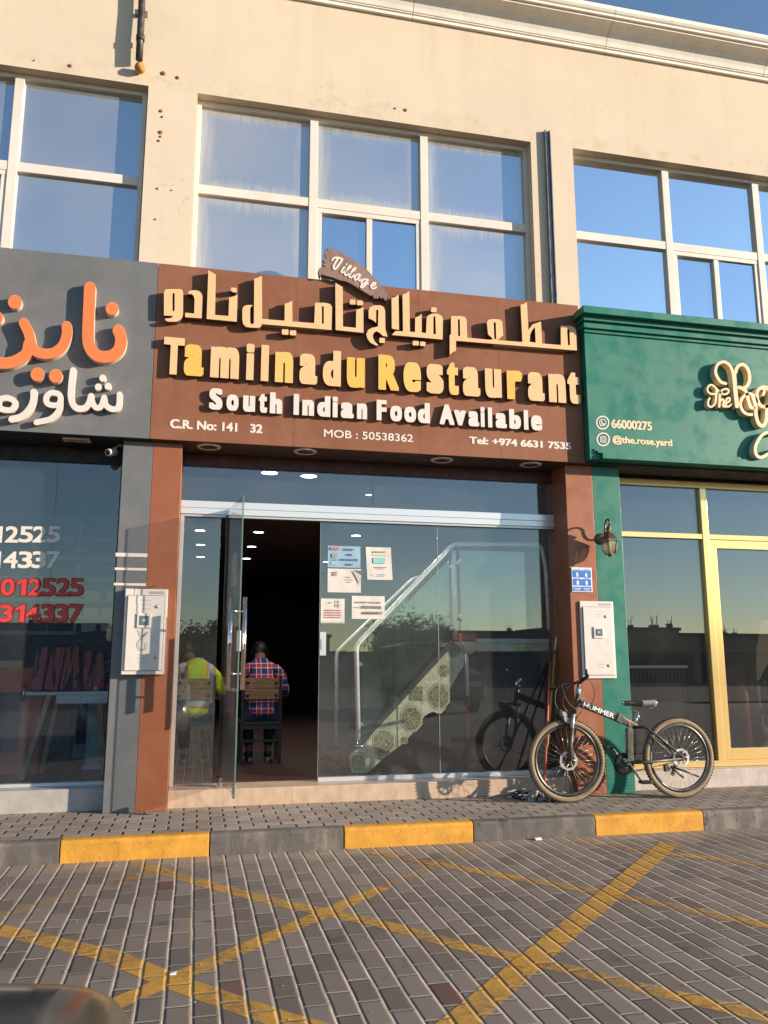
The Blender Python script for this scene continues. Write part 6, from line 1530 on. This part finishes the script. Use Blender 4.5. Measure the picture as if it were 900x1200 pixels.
def person(x, y, lab, top_mat, top_name, lean=0.10, turn=0.0, collar=None, cap=None, sleeves=True):
    r0 = thing('person', lab, 'person', (x, y, ZF))
    zs = 0.755
    P = lambda a, b_, c: Vector((x+a, y+b_, c))
    # body: pelvis, spine, neck, head; thighs, shins, feet; arms, hands with five fingers
    V = []; E_ = []; R_ = []
    def add(p, r, par=None):
        V.append(p); R_.append(r); i = len(V)-1
        if par is not None: E_.append((par, i))
        return i
    pel = add(P(0, .02, zs+.09), (.15, .11))
    w1 = add(P(0, .03, zs+.24), (.14, .095), pel); c1 = add(P(0, .04+lean*.4, zs+.42), (.155, .11), w1); c2 = add(P(0, .05+lean*.8, zs+.56), (.10, .08), c1)
    nk = add(P(turn*.1, .06+lean*1.1, zs+.61), .062, c2); h0 = add(P(turn*.2, .09+lean*1.45, zs+.67), (.07, .08), nk); h1 = add(P(turn*.25, .10+lean*1.7, zs+.735), (.078, .095), h0); h2 = add(P(turn*.25, .11+lean*1.7, zs+.80), (.06, .075), h1)
    for s in (-1, 1):
        hp = add(P(s*.095, .06, zs+.07), .085, pel); kn = add(P(s*.13, .46, zs+.05), .062, hp); an = add(P(s*.10, .36, ZF+.10), .042, kn); hl = add(P(s*.10, .34, ZF+.055), .042, an); to = add(P(s*.12, .52, ZF+.04), .035, hl)
        sh_ = add(P(s*.185, .05+lean*.7, zs+.53), .062, c2); el = add(P(s*.275, .12+lean*.5, zs+.27), .046, sh_); wr = add(P(s*.17, .38+lean*.4, zs+.25), .031, el); pm = add(P(s*.145, .45+lean*.4, zs+.255), (.04, .02), wr)
        for k, (dx, ln) in enumerate(((-.028, .07), (-.010, .08), (.009, .075), (.026, .058))):
            f1 = add(P(s*(.14)+dx, .495+lean*.4, zs+.252), .0095, pm); f2 = add(P(s*.135+dx*1.05, .495+ln*.5+lean*.4, zs+.245), .0085, f1); add(P(s*.13+dx*1.05, .495+ln*.8+lean*.4, zs+.222), .0075, f2)
        t1 = add(P(s*.145-s*.045, .44+lean*.4, zs+.25), .0105, pm); add(P(s*.145-s*.062, .475+lean*.4, zs+.24), .009, t1)
    body = link_mesh('body', skin_mesh(V, E_, R_), M_skin, r0)
    hc = V[h1]
    # face: nose, brow, mouth, ears as small forms on the head, facing into the room
    fcm = MB(); fcm.lathe(hc+Vector((0, .095, -.005)), [(0.016, 0), (0.014, .012), (0.006, .026), (0, .03)], (0, .9, -.35), 10)
    fcm.build('nose', M_skin, r0)
    for s in (-1, 1):
        e = MB(); e.lathe(hc+Vector((s*.082, .0, -.005)), [(0, -.028), (.012, -.02), (.018, 0), (.012, .022), (0, .03)], (0, .2, 1), 10); e.build('ear', M_skin, r0)
        e = MB(); e.lathe(hc+Vector((s*.032, .083, .018)), [(0, -.011), (.009, -.006), (.011, 0), (.009, .006), (0, .011)], (0, 1, 0), 10); e.build('eye', M_white, r0)
    e = MB(); e.tube([hc+Vector((-.025, .088, -.05)), hc+Vector((0, .096, -.052)), hc+Vector((.025, .088, -.05))], .006, 6); e.build('mouth', M_inkred, r0)
    # hair: cap of the skull, low at the back
    hb = MB(); N1, N2 = 22, 44; vv = []; ff = []
    rr = random.Random(int(x*100)+3)
    for i in range(N1+1):
        th = i/N1*radians(138)
        for k in range(N2):
            ph = 2*pi*k/N2; fy = sin(ph); t2 = th*(0.62 if fy > 0.3 else 1.0)
            j = 1+rr.uniform(-.045, .045)
            vv.append(hc+Vector((.093*sin(t2)*cos(ph)*j, .108*sin(t2)*fy*j-.006, .118*cos(t2)*j+.012)))
    for i in range(N1):
        for k in range(N2): ff.append((i*N2+k, i*N2+(k+1) % N2, (i+1)*N2+(k+1) % N2, (i+1)*N2+k))
    hb.add(vv, ff, True); hb.build('hair', M_hair if cap is None else cap, r0)
    # clothing: shirt over torso and arms, trousers, shoes
    V2 = []; E2 = []; R2 = []
    def add2(p, r, par=None):
        V2.append(p); R2.append(r); i = len(V2)-1
        if par is not None: E2.append((par, i))
        return i
    a0 = add2(P(0, .03, zs+.0), (.215, .15)); a1 = add2(P(0, .03, zs+.22), (.185, .125), a0); a2 = add2(P(0, .04+lean*.4, zs+.42), (.19, .13), a1); a3 = add2(P(0, .05+lean*.85, zs+.575), (.125, .09), a2); a4 = add2(P(0, .055+lean*1.0, zs+.635), (.072, .068), a3)
    for s in (-1, 1):
        q1 = add2(P(s*.195, .05+lean*.7, zs+.525+s*turn*.05), .082, a3)
        if sleeves: q2 = add2(P(s*.285, .12+lean*.5, zs+.27), .062, q1); add2(P(s*.20, .32+lean*.4, zs+.255), .045, q2)
    cm = skin_mesh(V2, E2, R2, 3)
    for v in cm.vertices:   # creases in the cloth
        q_ = v.co; f_ = mnoise.noise(Vector((q_.x*9, q_.y*9, q_.z*16+x*5)))*.011+abs(mnoise.noise(Vector((q_.x*5+q_.z*9, q_.y*6, q_.z*11-q_.x*8+x*3))))*.018-.006
        v.co = q_+v.normal*f_
    link_mesh('shirt' if top_name is None else top_name, cm, top_mat, r0)
    if collar:
        cb = MB(); cb.lathe(P(0, .055+lean*1.05, zs+.60), [(.092, 0), (.085, .05), (.076, .062), (.072, .05)], (0, .25, 1), 18, False); cb.build('collar', collar, r0)
    V3 = [P(0, .03, zs+.07)]; E3 = []; R3 = [(.17, .125)]
    for s in (-1, 1):
        n0 = len(V3); V3 += [P(s*.10, .08, zs+.07), P(s*.135, .46, zs+.05), P(s*.105, .365, ZF+.13)]; R3 += [.098, .075, .06]; E3 += [(0, n0), (n0, n0+1), (n0+1, n0+2)]
    link_mesh('trousers', skin_mesh(V3, E3, R3), M_jean, r0)
    for s in (-1, 1):
        b = MB(); b.add([], []); vv = [P(s*.10, .30, ZF+.06), P(s*.103, .36, ZF+.07), P(s*.11, .45, ZF+.06), P(s*.118, .55, ZF+.045)]
        me_ = skin_mesh(vv, [(0, 1), (1, 2), (2, 3)], [(.045, .05), (.05, .05), (.05, .042), (.042, .033)]); link_mesh('shoe', me_, M_shoe, r0)
        b = MB(); b.tube([P(s*.098, .255, ZF+.018), P(s*.12, .585, ZF+.018)], 0.018, 8); b.build('sole', M_sole, r0)
    return r0
person(0.735, 9.26, 'person in a red and blue plaid shirt seated on a chair inside the open doorway', plaid(), None, 0.25, 0.0, plaid())
person(0.03, 9.26, 'person in a yellow high visibility vest seated behind the narrow glass pane', vest(), 'vest', 0.24, -0.5, paint('pale_blue_collar', (0.35, 0.40, 0.47), 0.8, dust=0), None, True)
# ------------------------------------------------------------------ car at the photographer's left
M_car = paint('dark_bronze_paint', (0.13, 0.108, 0.09), 0.2, 0.65, var=0.04, scale=1.0, dust=0.05, bump=0, spec=0.8)
M_cglass = paint('car_glass', (0.012, 0.014, 0.015), 0.06, dust=0.03, bump=0)
M_rub = paint('tyre_rubber', (0.015, 0.015, 0.015), 0.85, dust=0.3, obj=True)
M_lampc = paint('headlamp_lens', (0.45, 0.45, 0.45), 0.1, 0.3, dust=0.05)
CX, CY = -0.90, 2.25      # centre line, front bumper
cr = thing('parked_car', 'dark bronze car whose bonnet corner shows at the lower left', 'car', (CX, CY-2.2, 0))
sec = [(0.0, .36, .50, .40), (-.05, .29, .57, .58), (-.13, .24, .635, .68), (-.24, .22, .685, .765), (-.36, .21, .725, .825), (-.50, .20, .775, .858), (-.80, .20, .83, .872), (-1.15, .20, .885, .878), (-1.5, .20, .93, .878), (-2.2, .20, .95, .875), (-3.0, .20, .97, .872), (-3.6, .22, .98, .86), (-4.0, .24, .985, .84), (-4.25, .28, .96, .78), (-4.38, .36, .90, .70), (-4.42, .44, .80, .60)]
b = MB(); vv = []; ff = []; K = None
for (y, zb, zt, w) in sec:
    h = zt-zb
    half = [(0, zb), (w*.80, zb), (w*.955, zb+h*.12), (w*1.0, zb+h*.40), (w*.985, zb+h*.68), (w*.955, zb+h*.86), (w*.90, zb+h*.955), (w*.78, zb+h*.99), (w*.45, zt+.012), (0, zt+.02)]
    ring = half+[(-a, c) for a, c in reversed(half[1:-1])]; K = len(ring)
    vv += [(CX+a, CY+y, c+(0.045 if c > .49 else 0)) for a, c in ring]
for i in range(len(sec)-1):
    for k in range(K): ff.append((i*K+k, i*K+(k+1) % K, (i+1)*K+(k+1) % K, (i+1)*K+k))
ff += [tuple(reversed(range(K))), tuple((len(sec)-1)*K+k for k in range(K))]
b.add(vv, ff, True); me = b.mesh('body')
def subsurf(me, lv=2):
    ob = bpy.data.objects.new('t', me); COL.objects.link(ob); m_ = ob.modifiers.new('s', 'SUBSURF'); m_.levels = lv; m_.render_levels = lv
    dg = bpy.context.evaluated_depsgraph_get(); o2 = bpy.data.meshes.new_from_object(ob.evaluated_get(dg)); bpy.data.objects.remove(ob)
    for p in o2.polygons: p.use_smooth = True
    return o2
me2 = subsurf(me); me2.flip_normals() if sum((p.center-Vector((CX, CY-2.2, .6))).dot(p.normal) for p in me2.polygons) < 0 else None
link_mesh('body', me2, M_car, cr)
def house(zs_, name, m, grow=0.0):
    s2 = [(-1.28, .955, .955, .72), (-1.75, .94, 1.22, .70), (-2.15, .94, 1.40, .63), (-2.8, .95, 1.43, .62), (-3.3, .96, 1.36, .63), (-3.75, .97, 1.12, .68), (-4.0, .98, .985, .70)]
    vv = []; ff = []
    for y, zb, zt, w in s2:
        tp_ = 1-0.42*(zt-zb)
        half = [(0, zb-.05), (w+.06, zb-.05), (w*(.5+.5*tp_)+.03+grow, (zb+zt)/2), (w*tp_+.03+grow, zt-.02), (w*tp_*.6, zt+.02+grow), (0, zt+.03+grow)]
        ring = half+[(-a, c) for a, c in reversed(half[1:-1])]; K = len(ring); vv += [(CX+a, CY+y, c) for a, c in ring]
    for i in range(len(s2)-1):
        for k in range(K): ff.append((i*K+k, i*K+(k+1) % K, (i+1)*K+(k+1) % K, (i+1)*K+k))
    ff += [tuple(reversed(range(K))), tuple((len(s2)-1)*K+k for k in range(K))]
    b = MB(); b.add(vv, ff, True); m2 = subsurf(b.mesh()); link_mesh(name, m2, m, cr)
house(0, 'windows', M_cglass)
b = MB(); vv = []
rf_ = [(-2.05, 1.425, .50), (-2.4, 1.465, .52), (-2.9, 1.47, .52), (-3.25, 1.43, .50)]
for y, z, w in rf_: vv += [(CX-w, CY+y, z-.03), (CX-w*.6, CY+y, z), (CX, CY+y, z+.012), (CX+w*.6, CY+y, z), (CX+w, CY+y, z-.03)]
ff = [(i*5+k, i*5+k+1, (i+1)*5+k+1, (i+1)*5+k) for i in range(3) for k in range(4)]
b.add(vv, ff, True); link_mesh('roof', subsurf(b.mesh()), M_car, cr)
for s in (-1, 1):
    b = MB(); b.tube([(CX+s*.76, CY-1.25, .95), (CX+s*.70, CY-1.75, 1.23), (CX+s*.55, CY-2.1, 1.415)], .03, 8); b.build('windscreen_pillar', M_car, cr)
    b = MB(); b.tube([(CX+s*.55, CY-3.2, 1.40), (CX+s*.68, CY-3.7, 1.15), (CX+s*.72, CY-3.95, .99)], .04, 8); b.build('rear_pillar', M_car, cr)
    hl = MB(); hl.obox((CX+s*.62, CY-.20, .60), (.13, -s*.07, .0), (0.0, .03, .0), (0, 0, .05)); hl.build('headlight', M_lampc, cr, bevel=0.02)
    tl = MB(); tl.obox((CX+s*.62, CY-4.36, .74), (.11, s*.05, 0), (0, .04, 0), (0, 0, .055)); tl.build('tail_light', M_redp, cr, bevel=0.02)
    mm = MB(); mm.obox((CX+s*.92, CY-1.62, .985), (.075, 0, 0), (0, .045, 0), (0, 0, .05)); mm.build('side_mirror', M_car, cr, bevel=0.025)
    for yy in (-.86, -3.5):
        w0 = MB(); w0.lathe((CX+s*.78, CY+yy, .315), [(.19, .095), (.27, .10), (.305, .09), (.315, .06), (.315, -.06), (.305, -.09), (.19, -.10)], (s, 0, 0), 32, False); w1 = w0.build('wheel', M_rub, cr); ROOT[w1.name] = ROOT[cr.name]
        b = MB(); b.lathe((CX+s*.78, CY+yy, .315), [(.05, .085), (.06, .09), (.10, .06), (.17, .07), (.192, .096), (.192, -.05), (0, -.05)], (s, 0, 0), 28); b.build('hub_cap', M_lock, w1)
b = MB(); b.box(CX-.45, CX+.45, CY-.02, CY+.012, .34, .46); b.build('grille', M_black, cr, bevel=0.01)

# ------------------------------------------------------------------ the far side of the street, seen only as reflections in the glass
def mir(px, py, D):
    """a point at distance D behind the glass mirror, put where the street really is"""
    Y = 2*YG+D; q = onY(px, py, Y); return Vector((q.x, -D, q.z))
M_sand = paint('sand_render', (0.30, 0.24, 0.18), 0.9, var=0.1, scale=.3, dust=0.2)
M_win = paint('dark_window', (0.02, 0.022, 0.025), 0.2, dust=0.1)
M_conc = paint('raw_concrete', (0.15, 0.145, 0.14), 0.9, var=0.2, scale=.5)
rr = random.Random(4)
def far_house(xa, xb, D, h, lab, dep=10, bars=0):
    r0 = thing('house', lab, 'house', ((xa+xb)/2, -D-dep/2, 0), 'low houses across the street')
    w = MB(); w.box(xa, xb, -D-dep, -D, -.05, h); w.build('wall', M_sand if rr.random() < .6 else M_conc, r0)
    b = MB(); b.box(xa-.15, xb+.15, -D-dep-.15, -D+.15, h+.001, h+.35); b.build('parapet', M_conc, r0)
    n = max(2, int((xb-xa)/3))
    for k in range(n):
        x = xa+(xb-xa)*(k+.5)/n
        wf = MB().box(x-.6, x+.6, -D, -D+.06, 1.0, 2.2).build('window', M_frame, r0); ROOT[wf.name] = ROOT[r0.name]
        MB().box(x-.53, x+.53, -D+.061, -D+.07, 1.07, 2.13).build('pane', M_win, wf)
    MB().box(xa+.4, xa+1.3, -D, -D+.05, 0, 2.1).build('door', M_gold, r0)
    for k in range(bars):
        x = rr.uniform(xa, xb); y = -D-rr.uniform(0, dep); b = MB()
        for j in range(3): b.tube([(x+rr.uniform(-.25, .25), y, h+.3), (x+rr.uniform(-.35, .35), y, h+rr.uniform(1.0, 1.9))], .03, 5)
        b.box(x-.25, x+.25, y-.2, y+.2, h+.351, h+.75)
        b.build('column_stub', M_conc, r0)
hs = [(-75, -52, 62, 4.3), (-50, -30, 66, 3.9), (-27, -8, 64, 4.4), (-5, 13, 66, 3.6), (22, 33, 64, 4.0), (34.5, 48, 60, 4.3), (49, 66, 64, 3.9), (68, 92, 62, 4.2), (95, 125, 66, 4.4)]
HL = ['sand coloured house far left across the street', 'house second from the left across the street', 'house left of the centre across the street', 'low house straight across the street', 'house beside the gap across the street', 'house with column stubs on its roof across the street', 'house right of the column stub house', 'long house second from the right across the street', 'long house at the far right across the street']
for k, (a, c, D, h) in enumerate(hs): far_house(a, c, D, h, HL[k], bars=5 if k in (5, 6, 7) else 2)
fw = thing('boundary_wall', 'long concrete boundary wall on the far side of the street', 'wall', (20, -30, 0))
b = MB(); b.box(-90, 130, -30.2, -30, -.05, 1.9); b.build('wall', M_conc, fw)
for x in range(-90, 131, 10): MB().box(x-.2, x+.2, -30.3, -29.9, -.05, 2.1).build('pier', M_sand, fw)
M_leaf = paint('dusty_leaf', (0.09, 0.115, 0.06), 0.7, var=0.4, scale=.8, dust=0.1, bump=0)
M_bark = paint('bark', (0.10, 0.075, 0.05), 0.9, var=0.3, scale=3)
def tree(x, y, h, r, lab, seed):
    r0 = thing('tree', lab, 'tree', (x, y, 0), 'trees across the street'); q = random.Random(seed)
    t = MB(); t.tube([(x, y, -.05), (x+.1, y, h*.3), (x-.05, y+.1, h*.55), (x, y, h*.8)], [.24, .18, .13, .05], 9)
    for k in range(7):
        a = q.uniform(0, 6.28); z0 = h*q.uniform(.3, .6); t.tube([(x, y, z0), (x+cos(a)*r*.5, y+sin(a)*r*.5, z0+h*.18), (x+cos(a)*r*.8, y+sin(a)*r*.8, z0+h*.28)], [.1, .06, .02], 6)
    t.build('trunk', M_bark, r0)
    c = MB(); cl = []
    for k in range(26):
        a = q.uniform(0, 6.28); e = q.uniform(-.5, 1); rr_ = r*q.uniform(.35, .95)
        cl.append(Vector((x+cos(a)*rr_*(1-.45*max(e, 0)), y+sin(a)*rr_*(1-.45*max(e, 0)), h*.62+e*h*.33)))
    for k in range(2600):
        p = q.choice(cl)+Vector((q.gauss(0, r*.16), q.gauss(0, r*.16), q.gauss(0, r*.13))); s = q.uniform(.06, .13)
        u = Vector((q.gauss(0, 1), q.gauss(0, 1), q.gauss(0, 1))).normalized(); v_ = u.orthogonal().normalized(); 
        c.add([p-u*s, p+v_*s*.5, p+u*s, p-v_*s*.5], [(0, 1, 2, 3)])
    c.build('crown', M_leaf, r0)
def tree_px(px, ptop, D, r, lab, seed):
    q = mir(px, ptop, D); tree(q.x, -D, q.z, r, lab, seed)
tree_px(492, 722, 27, 2.3, 'tall bushy tree across the street behind the photographer', 1)
tree_px(462, 735, 28, 1.9, 'smaller tree left of the tall bushy one across the street', 2)
tree_px(240, 733, 27, 2.0, 'round tree across the street opposite the open door', 3)
tree_px(60, 735, 29, 2.2, 'broad tree across the street opposite the grey shop', 4)
# a dark van parked on the far side of the lot
vn = thing('parked_van', 'dark van parked at the far side of the lot behind the photographer', 'van', (6.6, -8.0, 0))
M_van = paint('dark_van_paint', (0.02, 0.022, 0.028), 0.2, dust=0.1, bump=0)
b = MB(); b.xprism([(-9.9, .35), (-9.9, 1.0), (-9.75, 1.85), (-7.0, 1.9), (-6.35, 1.2), (-5.5, 1.02), (-5.35, .8), (-5.35, .35)], 5.7, 7.5); b.build('body', M_van, vn, bevel=0.08)
b = MB(); b.xprism([(-9.4, 1.15), (-9.35, 1.7), (-7.05, 1.72), (-6.6, 1.15)], 5.69, 7.51); b.build('side_windows', M_cglass, vn)
b = MB(); b.obox((6.6, -6.66, 1.55), (.8, 0, 0), (0, .30, -.33), (0, .012, .011)); b.build('windscreen', M_cglass, vn)
for x in (5.72, 7.48):
    for y in (-6.3, -8.9):
        w1 = MB().lathe((x, y, .34), [(.20, -.11), (.34, -.10), (.34, .10), (.20, .11)], (1, 0, 0), 28).build('wheel', M_rub, vn); ROOT[w1.name] = ROOT[vn.name]
        MB().lathe((x, y, .34), [(.19, -.115), (.19, .115)], (1, 0, 0), 20).build('hub_cap', M_lock, w1)
for x in (5.95, 7.25): MB().box(x-.16, x+.16, -5.36, -5.33, .72, .86).build('headlight', M_lampc, vn, bevel=0.02)
